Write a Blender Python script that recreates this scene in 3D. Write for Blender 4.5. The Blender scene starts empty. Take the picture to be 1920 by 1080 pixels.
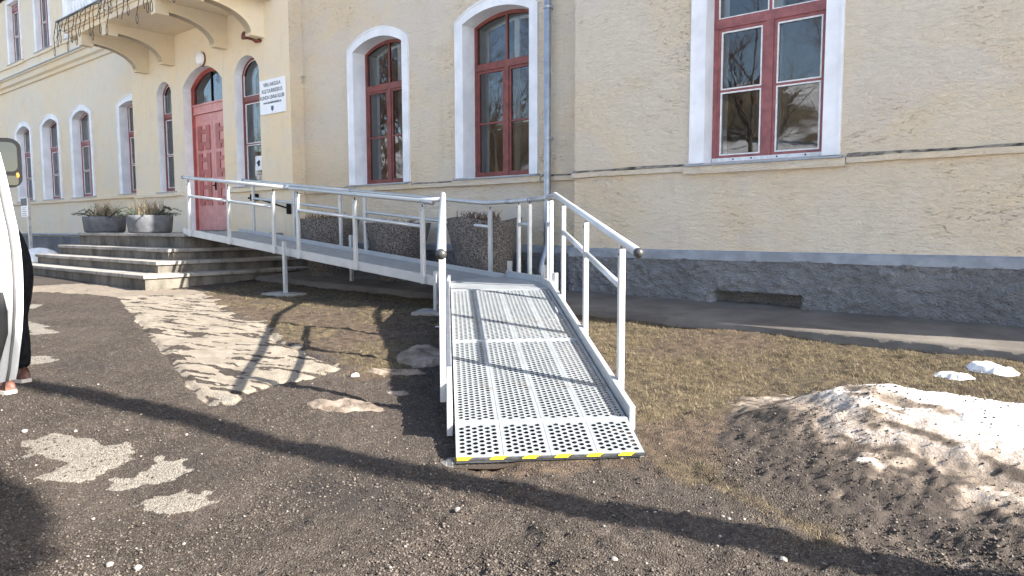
import bpy, bmesh, math, random
import numpy as np
from mathutils import Vector, Matrix
random.seed(7); rng = np.random.default_rng(7)
R = math.radians
scene = bpy.context.scene
col = scene.collection

# ---------------------------------------------------------------- camera, world, sun, exposure
# X runs along the facade, +Y into the wall, Z up; the camera stands over the origin.
F_PX, YH, TH, ROLL, CAM_H = 1340.0, 426.0, 50.2, 0.14, 1.25
pitch = math.atan((540 - YH) / F_PX); az = R(90 - TH)
fh = Vector((-math.sin(az), math.cos(az), 0)); rv = Vector((math.cos(az), math.sin(az), 0)); uv = Vector((0, 0, 1))
fw = fh * math.cos(pitch) - uv * math.sin(pitch); up0 = uv * math.cos(pitch) + fh * math.sin(pitch)
ro = R(ROLL)
rt = rv * math.cos(ro) - up0 * math.sin(ro); up = up0 * math.cos(ro) + rv * math.sin(ro)
cam_d = bpy.data.cameras.new('camera'); cam = bpy.data.objects.new('camera', cam_d); col.objects.link(cam)
m3 = Matrix((rt, up, -fw)).transposed()
cam.matrix_world = Matrix.Translation((0, 0, CAM_H)) @ m3.to_4x4()
cam_d.sensor_width = 36; cam_d.lens = F_PX / 1920 * 36; cam_d.clip_start = 0.05; cam_d.clip_end = 2000
scene.camera = cam
scene.render.resolution_x, scene.render.resolution_y = 1024, 576

SUN_AZ, SUN_EL = 12.0, 30.0            # azimuth measured from +X towards +Y
sun_dir = Vector((math.cos(R(SUN_AZ)) * math.cos(R(SUN_EL)), math.sin(R(SUN_AZ)) * math.cos(R(SUN_EL)), math.sin(R(SUN_EL))))
world = bpy.data.worlds.new('World'); scene.world = world; world.use_nodes = True
wn = world.node_tree; bg = wn.nodes['Background']
sky = wn.nodes.new('ShaderNodeTexSky'); sky.sky_type = 'NISHITA'; sky.sun_disc = False
sky.sun_elevation = R(SUN_EL); sky.sun_rotation = R(90 - SUN_AZ)
sky.air_density = 1.0; sky.dust_density = 1.2; sky.ozone_density = 1.0
wn.links.new(sky.outputs[0], bg.inputs[0]); bg.inputs[1].default_value = 0.11
sd = bpy.data.lights.new('sun', 'SUN'); sd.energy = 5.0; sd.angle = R(0.55); sd.color = (1.0, 0.94, 0.85)
so = bpy.data.objects.new('sun', sd); col.objects.link(so); so.rotation_euler = sun_dir.to_track_quat('Z', 'Y').to_euler()
so.location = (20, 5, 15)
scene.view_settings.view_transform = 'Standard'; scene.view_settings.look = 'None'
scene.view_settings.exposure = 2.0; scene.view_settings.gamma = 1.0

# ---------------------------------------------------------------- pixel helpers (a pixel gives a direction; depth comes from the wall or ground it lies on)
def ray(x, y): return fw + rt * ((x - 960) / F_PX) - up * ((y - 540) / F_PX)
def at_z(x, y, z):
    d = ray(x, y); return Vector((0, 0, CAM_H)) + d * ((z - CAM_H) / d.z)
def at_y(x, y, Y):
    d = ray(x, y); return Vector((0, 0, CAM_H)) + d * (Y / d.y)
def sstep(t):
    t = np.clip(t, 0, 1); return t * t * (3 - 2 * t)
def gz(X, Y):
    X = np.asarray(X, float); Y = np.asarray(Y, float)
    Yc = np.clip(Y, -6, 8.2); Xc = np.clip(X, -16, 6)
    return -.205 + .055 * Yc - .012 * Xc + .12 * sstep((-Xc - 2.8) / 3) * sstep((6.5 - Yc) / 4) * sstep((Yc + 4) / 3)
def G(X, Y): return float(gz(X, Y))
def on_ground(x, y):
    z = 0.1
    for _ in range(25):
        p = at_z(x, y, z); z = .5 * z + .5 * G(p.x, p.y)
    return Vector((p.x, p.y, z))

# ---------------------------------------------------------------- numpy noise
def vnoise(x, y, seed=0):
    xi = np.floor(x).astype(np.int64); yi = np.floor(y).astype(np.int64)
    fx = x - xi; fy = y - yi; fx = fx * fx * (3 - 2 * fx); fy = fy * fy * (3 - 2 * fy)
    def hsh(a, b):
        n = (a * 374761393 + b * 668265263 + seed * 982451653) & 0xffffffff
        n = ((n ^ (n >> 13)) * 1274126177) & 0xffffffff
        return ((n ^ (n >> 16)) & 0xffff) / 65535.0
    a = hsh(xi, yi); b = hsh(xi + 1, yi); c = hsh(xi, yi + 1); d = hsh(xi + 1, yi + 1)
    return (a + (b - a) * fx) * (1 - fy) + (c + (d - c) * fx) * fy
def fbm(x, y, oct=4, seed=0, gain=.5):
    s = 0; a = 1; t = 0
    for i in range(oct):
        s = s + a * vnoise(x * 2 ** i + 17.3 * i, y * 2 ** i - 9.1 * i, seed + i); t += a; a *= gain
    return s / t

# ---------------------------------------------------------------- mesh builder
class MB:
    def __init__(s): s.v = []; s.f = []; s.mi = []; s.cur = 0
    def add(s, vs, fs):
        n = len(s.v); s.v += [tuple(p) for p in vs]; s.f += [tuple(i + n for i in f) for f in fs]; s.mi += [s.cur] * len(fs); return s
    def box(s, x0, x1, y0, y1, z0, z1):
        v = [(x0, y0, z0), (x1, y0, z0), (x1, y1, z0), (x0, y1, z0), (x0, y0, z1), (x1, y0, z1), (x1, y1, z1), (x0, y1, z1)]
        return s.add(v, [(0, 3, 2, 1), (4, 5, 6, 7), (0, 1, 5, 4), (1, 2, 6, 5), (2, 3, 7, 6), (3, 0, 4, 7)])
    def obox(s, c, ax, ay, azv, hx, hy, hz):
        c = Vector(c); v = []
        for k in (-1, 1):
            for (i, j) in ((-1, -1), (1, -1), (1, 1), (-1, 1)):
                v.append(c + Vector(ax) * hx * i + Vector(ay) * hy * j + Vector(azv) * hz * k)
        return s.add(v, [(0, 3, 2, 1), (4, 5, 6, 7), (0, 1, 5, 4), (1, 2, 6, 5), (2, 3, 7, 6), (3, 0, 4, 7)])
    def beam(s, p0, p1, w, zt, zb):                    # vertical-sided bar following p0 -> p1
        p0 = Vector(p0); p1 = Vector(p1); d = (p1 - p0); d.z = 0; d.normalize(); n = Vector((-d.y, d.x, 0)) * (w / 2); Z = Vector((0, 0, 1))
        v = [p0 - n + Z * zb, p1 - n + Z * zb, p1 + n + Z * zb, p0 + n + Z * zb, p0 - n + Z * zt, p1 - n + Z * zt, p1 + n + Z * zt, p0 + n + Z * zt]
        return s.add(v, [(0, 3, 2, 1), (4, 5, 6, 7), (0, 1, 5, 4), (1, 2, 6, 5), (2, 3, 7, 6), (3, 0, 4, 7)])
    def tube(s, pts, r, n=10, cap=True):
        pts = [Vector(p) for p in pts]; rs = r if isinstance(r, (list, tuple)) else [r] * len(pts)
        rings = []; prev = None
        for i, p in enumerate(pts):
            d = (pts[min(i + 1, len(pts) - 1)] - pts[max(i - 1, 0)]).normalized()
            if prev is None:
                a = d.orthogonal().normalized()
            else:
                a = (prev - d * prev.dot(d)); a = a.normalized() if a.length > 1e-6 else d.orthogonal().normalized()
            prev = a; b = d.cross(a)
            rings.append([p + (a * math.cos(2 * math.pi * k / n) + b * math.sin(2 * math.pi * k / n)) * rs[i] for k in range(n)])
        v = [q for rg in rings for q in rg]; f = []
        for i in range(len(pts) - 1):
            for k in range(n):
                f.append((i * n + k, i * n + (k + 1) % n, (i + 1) * n + (k + 1) % n, (i + 1) * n + k))
        if cap:
            f.append(tuple(range(n - 1, -1, -1))); f.append(tuple((len(pts) - 1) * n + k for k in range(n)))
        return s.add(v, f)
    def lathe(s, c, prof, n=24, jit=0):
        c = Vector(c); v = []; f = []
        for (r, z) in prof:
            for k in range(n):
                a = 2 * math.pi * k / n; v.append(c + Vector((r * math.cos(a), r * math.sin(a), z)))
        m = len(prof)
        for i in range(m - 1):
            for k in range(n): f.append((i * n + k, i * n + (k + 1) % n, (i + 1) * n + (k + 1) % n, (i + 1) * n + k))
        f.append(tuple(range(n - 1, -1, -1))); f.append(tuple((m - 1) * n + k for k in range(n)))
        return s.add(v, f)
    def sphere(s, c, r, n=12, m=8, sx=1, sy=1, sz=1):
        c = Vector(c); v = []; f = []
        for i in range(m + 1):
            t = math.pi * i / m
            for k in range(n):
                a = 2 * math.pi * k / n; v.append(c + Vector((r * sx * math.sin(t) * math.cos(a), r * sy * math.sin(t) * math.sin(a), r * sz * math.cos(t))))
        for i in range(m):
            for k in range(n): f.append((i * n + k, (i + 1) * n + k, (i + 1) * n + (k + 1) % n, i * n + (k + 1) % n))
        return s.add(v, f)
    def prism(s, poly, y0, y1):                        # polygon in (x,z), extruded along y
        n = len(poly); v = [(x, y0, z) for x, z in poly] + [(x, y1, z) for x, z in poly]
        f = [tuple(range(n)), tuple(range(2 * n - 1, n - 1, -1))] + [(i, (i + 1) % n + 0, (i + 1) % n + n, i + n)[::-1] for i in range(n)]
        return s.add(v, f)
    def strip(s, A, B, ya, yb=None):                   # band between two (x,z) polylines A and B
        yb = ya if yb is None else yb; n = len(A)
        return s.add([(x, ya, z) for x, z in A] + [(x, yb, z) for x, z in B], [(i, i + 1, n + i + 1, n + i) for i in range(n - 1)])
    def build(s, name, mat=None, parent=None, smooth=False, bevel=0, matrix=None):
        me = bpy.data.meshes.new(name); me.from_pydata(s.v, [], s.f)
        mats = mat if isinstance(mat, (list, tuple)) else [mat]
        for m_ in mats: me.materials.append(m_)
        if len(mats) > 1: me.polygons.foreach_set('material_index', s.mi)
        if smooth: me.polygons.foreach_set('use_smooth', [True] * len(me.polygons))
        me.update()
        return link(name, me, parent, bevel, matrix)
def link(name, me, parent=None, bevel=0, matrix=None):
    o = bpy.data.objects.new(name, me); col.objects.link(o)
    if matrix is not None: o.matrix_basis = matrix
    if parent is not None:
        o.parent = parent
        if parent.type == 'EMPTY': o.matrix_parent_inverse = parent.matrix_basis.inverted()
        else: o.matrix_parent_inverse = Matrix.Identity(4)
    if bevel:
        b = o.modifiers.new('bevel', 'BEVEL'); b.width = bevel; b.segments = 2; b.limit_method = 'ANGLE'
    return o
def arr_mesh(name, V, Fq, mat, smooth=False, attrs=None):
    me = bpy.data.meshes.new(name); V = np.asarray(V, np.float32); Fq = np.asarray(Fq, np.int32); k = Fq.shape[1]
    me.vertices.add(len(V)); me.vertices.foreach_set('co', V.ravel())
    me.loops.add(Fq.size); me.loops.foreach_set('vertex_index', Fq.ravel())
    me.polygons.add(len(Fq)); me.polygons.foreach_set('loop_start', np.arange(0, Fq.size, k, dtype=np.int32))
    me.polygons.foreach_set('loop_total', np.full(len(Fq), k, np.int32))
    me.materials.append(mat); me.update(calc_edges=True)
    if smooth: me.polygons.foreach_set('use_smooth', np.ones(len(Fq), bool))
    for an, val in (attrs or {}).items():
        at = me.attributes.new(an, 'FLOAT', 'POINT'); at.data.foreach_set('value', np.asarray(val, np.float32))
    return me
def empty(name, loc=(0, 0, 0), rz=0):
    o = bpy.data.objects.new(name, None); col.objects.link(o); o.empty_display_size = .2
    o.matrix_basis = Matrix.Translation(loc) @ Matrix.Rotation(rz, 4, 'Z'); return o
def tag(o, label=None, cat=None, group=None, kind=None):
    if label: o['label'] = label
    if cat: o['category'] = cat
    if group: o['group'] = group
    if kind: o['kind'] = kind
    return o
def copy_tree(o, parent=None):
    c = o.copy(); col.objects.link(c)
    if parent is not None: c.parent = parent
    for ch in list(o.children): copy_tree(ch, c)
    return c

# ---------------------------------------------------------------- materials
class NT:
    def __init__(s, name):
        s.m = bpy.data.materials.new(name); s.m.use_nodes = True; s.t = s.m.node_tree
        s.b = s.t.nodes['Principled BSDF']; s.out = s.t.nodes['Material Output']
        tc = s.t.nodes.new('ShaderNodeTexCoord'); s.co = tc.outputs['Object']
    def n(s, ty, **kw):
        nd = s.t.nodes.new(ty)
        for k, v in kw.items(): setattr(nd, k, v)
        return nd
    def l(s, a, b): s.t.links.new(a, b)
    def mp(s, sc):
        m = s.n('ShaderNodeMapping'); s.l(s.co, m.inputs[0]); m.inputs['Scale'].default_value = sc; return m.outputs[0]
    def noise(s, scale, detail=4, rough=.55, sc=None, dist=0):
        nd = s.n('ShaderNodeTexNoise'); nd.inputs['Scale'].default_value = scale; nd.inputs['Detail'].default_value = detail
        nd.inputs['Roughness'].default_value = rough; nd.inputs['Distortion'].default_value = dist
        s.l(s.mp(sc) if sc else s.co, nd.inputs['Vector']); return nd.outputs['Fac']
    def vor(s, scale, sc=None, feat='F1', out='Distance'):
        nd = s.n('ShaderNodeTexVoronoi'); nd.feature = feat; nd.inputs['Scale'].default_value = scale
        s.l(s.mp(sc) if sc else s.co, nd.inputs['Vector']); return nd.outputs[out]
    def ramp(s, fac, a, b, c0=0., c1=1.):
        nd = s.n('ShaderNodeMapRange'); nd.clamp = True; nd.interpolation_type = 'SMOOTHSTEP'
        nd.inputs[1].default_value = a; nd.inputs[2].default_value = b; nd.inputs[3].default_value = c0; nd.inputs[4].default_value = c1
        s.l(fac, nd.inputs[0]); return nd.outputs[0]
    def mix(s, fac, a, b):
        nd = s.n('ShaderNodeMix'); nd.data_type = 'RGBA'
        for sock, v in ((nd.inputs[0], fac), (nd.inputs[6], a), (nd.inputs[7], b)):
            if hasattr(v, 'default_value') or hasattr(v, 'is_output'): s.l(v, sock)
            elif isinstance(v, (int, float)): sock.default_value = v
            else: sock.default_value = (*v, 1)
        return nd.outputs[2]
    def math(s, op, a, b=None, clamp=False):
        nd = s.n('ShaderNodeMath'); nd.operation = op; nd.use_clamp = clamp
        for i, v in enumerate((a, b)):
            if v is None: continue
            if isinstance(v, (int, float)): nd.inputs[i].default_value = v
            else: s.l(v, nd.inputs[i])
        return nd.outputs[0]
    def attr(s, name):
        nd = s.n('ShaderNodeAttribute'); nd.attribute_name = name; return nd.outputs['Fac']
    def color(s, c):
        if isinstance(c, tuple): s.b.inputs['Base Color'].default_value = (*c, 1)
        else: s.l(c, s.b.inputs['Base Color'])
        return s
    def set(s, rough=.6, metal=0, spec=None):
        if isinstance(rough, (int, float)): s.b.inputs['Roughness'].default_value = rough
        else: s.l(rough, s.b.inputs['Roughness'])
        s.b.inputs['Metallic'].default_value = metal
        if spec is not None: s.b.inputs['Specular IOR Level'].default_value = spec
        return s
    def bump(s, hgt, strength=.5, dist=.01):
        nd = s.n('ShaderNodeBump'); nd.inputs['Strength'].default_value = strength; nd.inputs['Distance'].default_value = dist
        s.l(hgt, nd.inputs['Height']); s.l(nd.outputs[0], s.b.inputs['Normal']); return s
def simple(name, c, rough=.6, metal=0, var=.12, scale=6, bump=0, bscale=60, spec=None):
    t = NT(name); nz = t.noise(scale, 5)
    lo = tuple(x * (1 - var * 1.6) for x in c); hi = tuple(min(1, x * (1 + var)) for x in c)
    t.color(t.mix(t.ramp(nz, .3, .7), lo, hi)).set(rough, metal, spec)
    if bump: t.bump(t.noise(bscale, 4), .6, bump)
    return t.m
def plaster(name, c, stain, rough_rel=1.0, chips=.5):
    t = NT(name)
    big = t.noise(.55, 5, .6); mid = t.noise(3.2, 5, .6, (1, 1, 1.6))
    base = t.mix(t.ramp(big, .35, .68), c, tuple(x * y for x, y in zip(c, (1.05, .97, .84))))
    base = t.mix(t.ramp(mid, .5, .8, 0, .55), base, tuple(x * .84 for x in c))
    base = t.mix(t.ramp(t.noise(2.0, 6, .7, (1.6, 1.6, .28)), .54, .72, 0, .5), base, tuple(x * .82 for x in c))
    base = t.mix(t.ramp(t.noise(.9, 3, .5, (1.0, 1.0, 1.3), .4), .56, .62, 0, .4), base, tuple(x * y for x, y in zip(c, (.93, .95, 1.04))))
    base = t.mix(t.ramp(t.noise(1.4, 6, .7), .56, .74, 0, .5), base, tuple(x * y for x, y in zip(c, (.90, .83, .70))))
    # trowel drags: thin horizontal chips where the coat has opened
    drag = t.noise(15, 4, .65, (1.0, 1.0, 3.0), .9); gate = t.noise(1.1, 5, .65)
    fl = t.math('MULTIPLY', t.ramp(drag, .59, .67), t.ramp(gate, .46, .66), True)
    fl = t.math('MULTIPLY', fl, chips)
    base = t.mix(fl, base, stain)
    speck = t.ramp(t.noise(38, 3, .6, (1, 1, 1.5)), .69, .76, 0, .5 * chips + .1)
    base = t.mix(speck, base, tuple(x * .6 for x in stain))
    t.color(base).set(.92, 0, .2)
    rel = t.math('ADD', t.math('MULTIPLY', t.noise(9, 6, .65, (1, 1, 2.4), .6), 1.0), t.math('MULTIPLY', t.noise(32, 4, .6, (1, 1, 1.8)), .45))
    rel = t.math('SUBTRACT', rel, t.math('MULTIPLY', fl, .6))
    t.bump(rel, .9 * rough_rel, .045 * rough_rel)
    return t.m
M = {}
M['plaster_r'] = plaster('plaster_rough', (.71, .622, .498), (.43, .355, .255), 1.0, .85)
M['plaster_m'] = plaster('plaster_rough_pale', (.70, .615, .495), (.43, .355, .255), 1.0, .75)
M['plaster_e'] = plaster('plaster_smooth', (.73, .64, .492), (.55, .44, .28), .25, .12)
M['plaster_l'] = plaster('plaster_left', (.70, .63, .505), (.46, .40, .30), .5, .4)
M['white'] = simple('white_paint', (.78, .79, .81), .6, 0, .07, 3, .002, 30)
M['white_in'] = simple('white_inner', (.72, .74, .74), .5, 0, .05, 3)
M['red_m'] = simple('red_frame_dark', (.20, .056, .046), .5, 0, .15, 9, .001, 40)
M['red_r'] = simple('red_frame_pink', (.28, .092, .092), .5, 0, .15, 9, .001, 40)
M['bead'] = simple('white_bead', (.75, .75, .74), .5, 0, .08, 20)
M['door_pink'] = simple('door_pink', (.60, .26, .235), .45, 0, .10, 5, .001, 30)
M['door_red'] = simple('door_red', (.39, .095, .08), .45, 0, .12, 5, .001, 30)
M['zinc'] = simple('zinc_sheet', (.40, .42, .45), .42, .75, .12, 8)
M['sheet'] = simple('grey_sheet', (.30, .34, .40), .5, .2, .12, 8)
M['curtain'] = simple('curtain', (.42, .45, .48), .9, 0, .15, 14)
M['dark_room'] = simple('dark_room', (.045, .042, .04), .9)
M['room_wall'] = simple('room_wall', (.20, .19, .17), .9)
M['roof'] = simple('roof_sheet', (.12, .10, .09), .6, .2)
t = NT('window_glass'); t.t.nodes.remove(t.b)
gl = t.n('ShaderNodeBsdfGlossy'); gl.inputs['Roughness'].default_value = .01; gl.inputs['Color'].default_value = (.95, .97, 1, 1)
bp = t.n('ShaderNodeBump'); bp.inputs['Strength'].default_value = .05; bp.inputs['Distance'].default_value = .01
t.l(t.noise(3.5, 2), bp.inputs['Height']); t.l(bp.outputs[0], gl.inputs['Normal'])
tr = t.n('ShaderNodeBsdfTransparent'); tr.inputs['Color'].default_value = (.86, .90, .88, 1)
fr = t.n('ShaderNodeFresnel'); fr.inputs['IOR'].default_value = 1.9
ms = t.n('ShaderNodeMixShader'); t.l(fr.outputs[0], ms.inputs[0]); t.l(tr.outputs[0], ms.inputs[1]); t.l(gl.outputs[0], ms.inputs[2]); t.l(ms.outputs[0], t.out.inputs[0])
M['glass'] = t.m
M['lichen'] = simple('lichen', (.24, .21, .17), .95, 0, .6, 7, .01, 60)
t = NT('stucco_plinth')
c = t.mix(t.ramp(t.noise(1.1, 5), .35, .7), (.18, .182, .188), (.27, .272, .277))
c = t.mix(t.ramp(t.noise(9, 5, .6), .5, .75, 0, .6), c, (.10, .095, .09)); t.color(c).set(.95, 0, .15)
t.bump(t.math('ADD', t.noise(22, 5, .65, (1, 1, 1.5), 1.0), t.math('MULTIPLY', t.vor(38, (1, 1, 1.4)), .6)), 1.0, .03); M['plinth'] = t.m
M['plinth_band'] = simple('plinth_band', (.26, .28, .305), .85, 0, .12, 7, .003, 40)
t = NT('step_concrete')
c = t.mix(t.ramp(t.noise(2.2, 6, .65), .3, .7), (.20, .185, .165), (.38, .35, .31))
c = t.mix(t.ramp(t.noise(7, 5, .6, (1, 1, .35)), .52, .75, 0, .75), c, (.085, .08, .072)); t.color(c).set(.92, 0, .2)
t.bump(t.noise(45, 5), .6, .01); M['concrete'] = t.m
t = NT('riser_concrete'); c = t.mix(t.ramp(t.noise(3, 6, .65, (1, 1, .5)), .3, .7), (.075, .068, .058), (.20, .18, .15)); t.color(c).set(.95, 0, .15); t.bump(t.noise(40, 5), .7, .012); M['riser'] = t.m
t = NT('aggregate'); s_ = t.vor(95, None, 'F1', 'Color')
sep = t.n('ShaderNodeSeparateColor'); t.l(s_, sep.inputs[0])
c = t.mix(t.ramp(sep.outputs[0], .2, .9), (.055, .05, .05), (.26, .235, .215)); c = t.mix(t.ramp(t.noise(3, 4), .4, .7, 0, .5), c, (.09, .082, .08))
t.color(c).set(.9, 0, .2); t.bump(t.vor(95), .7, -.006); M['aggregate'] = t.m
M['planter_grey'] = simple('planter_concrete', (.12, .125, .138), .9, 0, .2, 8, .004, 60)
t = NT('ramp_aluminium')
c = t.mix(t.ramp(t.noise(5, 5, .6), .3, .75), (.46, .475, .485), (.54, .555, .565)); c = t.mix(t.ramp(t.noise(34, 5, .75), .58, .74, 0, .55), c, (.30, .305, .31))
t.color(c).set(t.ramp(t.noise(9, 4), .3, .7, .34, .52), .45, .4); M['alu'] = t.m
t = NT('galvanised_deck')
c = t.mix(t.ramp(t.noise(7, 5, .65), .3, .75), (.26, .28, .292), (.345, .365, .378)); c = t.mix(t.ramp(t.vor(26, None, 'F1', 'Distance'), .25, .6, 0, .35), c, (.30, .325, .35))
c = t.mix(t.ramp(t.noise(2.6, 6, .75), .57, .74, 0, .6), c, (.22, .185, .145))
t.color(c).set(.5, .35, .4); t.bump(t.noise(140, 3), .3, .002); M['deck'] = t.m
M['cap'] = simple('black_cap', (.035, .035, .036), .45)
M['yellow'] = simple('yellow_tape', (.80, .53, .02), .5, 0, .15, 25)
M['black'] = simple('black_metal', (.012, .012, .014), .8, 0, .1, 6, 0, 60, .15)
M['blackt'] = simple('black_tape', (.045, .045, .045), .5, 0, .3, 40)
M['bark'] = simple('bark', (.10, .078, .06), .9, 0, .3, 12, .01, 25)
M['twig'] = simple('dry_twigs', (.115, .075, .055), .9, 0, .3, 20)
M['spruce'] = simple('spruce_needles', (.045, .065, .038), .8, 0, .35, 20)
M['dryplant'] = simple('dry_plant', (.22, .17, .105), .9, 0, .3, 20)
M['soil'] = simple('soil', (.05, .037, .028), .95, 0, .3, 18, .01, 60)
M['stone'] = simple('pale_stone', (.27, .25, .225), .9, 0, .2, 30, .003, 80)
M['ice'] = simple('ice_crust', (.62, .60, .57), .45, 0, .3, 16, .01, 60)
M['sign_white'] = simple('sign_white', (.82, .83, .85), .4, 0, .02, 4)
M['ink'] = simple('sign_ink', (.02, .022, .03), .5, 0, .05)
M['ink_blue'] = simple('sign_blue', (.02, .045, .12), .5, 0, .05)
M['lamp'] = simple('opal_lamp', (.80, .80, .80), .35, 0, .02, 4)
M['brown'] = simple('brown_plastic', (.16, .045, .03), .5)
M['cable'] = simple('pale_cable', (.55, .50, .42), .6)
M['wire'] = simple('dark_wire', (.035, .03, .03), .6)
M['van'] = simple('van_paint', (.48, .49, .50), .25, 0, .03, 3)
M['van_in'] = simple('van_trim', (.10, .10, .105), .6)
M['mirror'] = simple('mirror_glass', (.07, .075, .08), .08, 1.0, .03)
M['amber'] = simple('amber_lens', (.75, .25, .03), .25)
M['rubber'] = simple('rubber', (.025, .025, .027), .75)
M['trouser'] = simple('black_trousers', (.009, .010, .013), .95, 0, .3, 30, .03, 9, .1)
M['shirt'] = simple('grey_shirt', (.11, .115, .13), .9, 0, .2, 25, .004, 30)
M['skin'] = simple('skin', (.50, .30, .22), .55)
M['hair'] = simple('hair', (.06, .04, .03), .7)
M['shoe'] = simple('brown_shoe', (.13, .06, .045), .6, 0, .25, 30)
M['sole'] = simple('pale_sole', (.55, .52, .47), .7)
# ---------------------------------------------------------------- ground
def edges(lo, hi, step, far, grow=1.35):
    c = list(np.arange(lo, hi + step / 2, step)); a = []; x = lo; d = step * 3
    while x > -far: x -= d; d *= grow; a.append(x)
    b = []; x = hi; d = step * 3
    while x < far: x += d; d *= grow; b.append(x)
    return np.array(a[::-1] + c + b)
def in_poly(X, Y, poly):
    ins = np.zeros(X.shape, bool); n = len(poly)
    for i in range(n):
        x0, y0 = poly[i]; x1, y1 = poly[(i + 1) % n]
        c = ((y0 > Y) != (y1 > Y)) & (X < (x1 - x0) * (Y - y0) / ((y1 - y0) or 1e-9) + x0); ins ^= c
    return ins
def poly_dist(X, Y, poly):                          # signed distance, positive inside
    d = np.full(X.shape, 1e9); n = len(poly)
    for i in range(n):
        x0, y0 = poly[i]; x1, y1 = poly[(i + 1) % n]; dx, dy = x1 - x0, y1 - y0
        tt = np.clip(((X - x0) * dx + (Y - y0) * dy) / (dx * dx + dy * dy + 1e-12), 0, 1)
        d = np.minimum(d, np.hypot(X - x0 - tt * dx, Y - y0 - tt * dy))
    return np.where(in_poly(X, Y, poly), d, -d)
def px_poly(pts): return [tuple(on_ground(x, y)[:2]) for x, y in pts]
SLAB = px_poly([(216, 551), (300, 546), (372, 549), (400, 556), (412, 575), (440, 592), (490, 605), (520, 640), (575, 662), (640, 688), (590, 706), (520, 716), (470, 735), (440, 757), (400, 761), (372, 744), (330, 690), (262, 608)])
PATCH = [px_poly(p) for p in (
    [(36, 830), (110, 816), (195, 826), (200, 838), (245, 835), (256, 852), (248, 868), (200, 880), (165, 895), (110, 905), (52, 900), (95, 888), (110, 873), (56, 852)],
    [(208, 905), (216, 893), (270, 880), (300, 855), (318, 853), (290, 868), (356, 858), (350, 880), (320, 898), (218, 916)],
    [(242, 948), (275, 932), (300, 928), (390, 921), (385, 935), (415, 940), (405, 945), (350, 955), (310, 966), (280, 958)],
    [(52, 572), (84, 574), (60, 580), (50, 580)], [(50, 603), (95, 613), (84, 616), (104, 622), (52, 628)], [(50, 668), (90, 668), (110, 675), (80, 682), (50, 688)],
    [(402, 742), (445, 744), (440, 757), (402, 758)])]
SAND = px_poly([(30, 505), (270, 540), (400, 545), (372, 552), (216, 558), (120, 549), (30, 546)])
GRASS_R = [(-4.6, 6.9), (8, 6.9), (8, 5.1), (-1.2, 4.9), (-2.0, 4.2), (-2.05, 3.75), (-3.2, 5.0), (-4.2, 5.9)]
GRASS_L = px_poly([(372, 546), (420, 540), (520, 522), (840, 522), (846, 640), (800, 660), (760, 700), (690, 712), (640, 680), (560, 650), (500, 605), (420, 580)])
FRINGE = px_poly([(1205, 850), (1240, 845), (1330, 870), (1420, 935), (1520, 985), (1600, 1020), (1540, 1020), (1440, 960), (1340, 912), (1260, 890)])
gxs = edges(-13.5, 2.6, .022, 500); gys = edges(.55, 7.0, .022, 500)
GX, GY = np.meshgrid(gxs, gys)
inner = (GX > -14) & (GX < 3) & (GY > 0) & (GY < 8)
GZ = gz(GX, GY)
fine = np.where(inner, 1.0, 0.0)
rough = fbm(GX * 9, GY * 9, 4, 3) - .5; rough2 = fbm(GX * 2.1, GY * 2.1, 4, 11) - .5; tiny = fbm(GX * 38, GY * 38, 2, 21) - .5
def soft(d, w): return np.clip(d / w + .5, 0, 1)
nz1 = fbm(GX * 6, GY * 6, 4, 31) - .5
strk = fbm(GX * 2.2 + GY * 3.0, (GY - GX * .3) * 16, 4, 71) - .5
slab = soft(poly_dist(GX, GY, SLAB) + (.10 + .3 * sstep((GY - .18 * (-GX) - 2.2) / .8)) * nz1, .08) * inner
slab = slab * (1 - .95 * (sstep((strk - .055) / .09)) * (soft(poly_dist(GX, GY, SLAB) - .0, .1)))
dust = np.zeros_like(GX)
for p in PATCH: dust = np.maximum(dust, soft(poly_dist(GX, GY, p) + .12 * nz1 + .10 * (fbm(GX * 17, GY * 17, 3, 36) - .5), .03))
dust = dust * inner
sand = soft(poly_dist(GX, GY, SAND) + .2 * nz1, .12) * inner
gr = np.maximum(soft(poly_dist(GX, GY, GRASS_R) + .5 * nz1 + .25 * rough2, .4), soft(poly_dist(GX, GY, GRASS_L) + .4 * nz1, .35))
SOILP = px_poly([(1170, 780), (1300, 700), (1420, 730), (1340, 860), (1300, 900), (1210, 870), (1000, 900), (860, 880), (840, 860), (1190, 860)])
soil = np.maximum(gr, soft(poly_dist(GX, GY, SOILP) + .35 * nz1, .3)) * inner
gr = np.maximum(gr, .8 * soft(poly_dist(GX, GY, FRINGE) + .2 * nz1, .2)); gr = gr * inner * (1 - .9 * slab) * (1 - .75 * sstep((fbm(GX * 1.6, GY * 1.9, 4, 141) - .47) / .12) * sstep((-GX - 1.2 + nz1) / 1.4))
crumble = 1 - np.maximum(dust, slab)
lumps = .3 * sstep((fbm(GX * 11, GY * 11, 3, 91) - .60) / .14) * sstep((GX + 3.1) / .8) * (GY < 4.6)   # torn-up soil round the foot of the ramp
GZ = GZ + fine * (rough * .026 * crumble + rough2 * .055 + tiny * .022 * (crumble * .9 + .1) + gr * rough * .02 + slab * .006 + dust * .002 + lumps * (.03 + .05 * (tiny + .3)))
# crack along the edge of the old slab
ed = np.abs(poly_dist(GX, GY, SLAB)); GZ -= fine * .025 * np.exp(-(ed / .025) ** 2) * (GX > -8.5) * (GX < -4.4) * (GY < 4.2)
pud = on_ground(905, 868)
GZ -= fine * .045 * np.exp(-(((GX - pud.x) / .20) ** 2 + ((GY - pud.y) / .10) ** 2))
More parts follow.
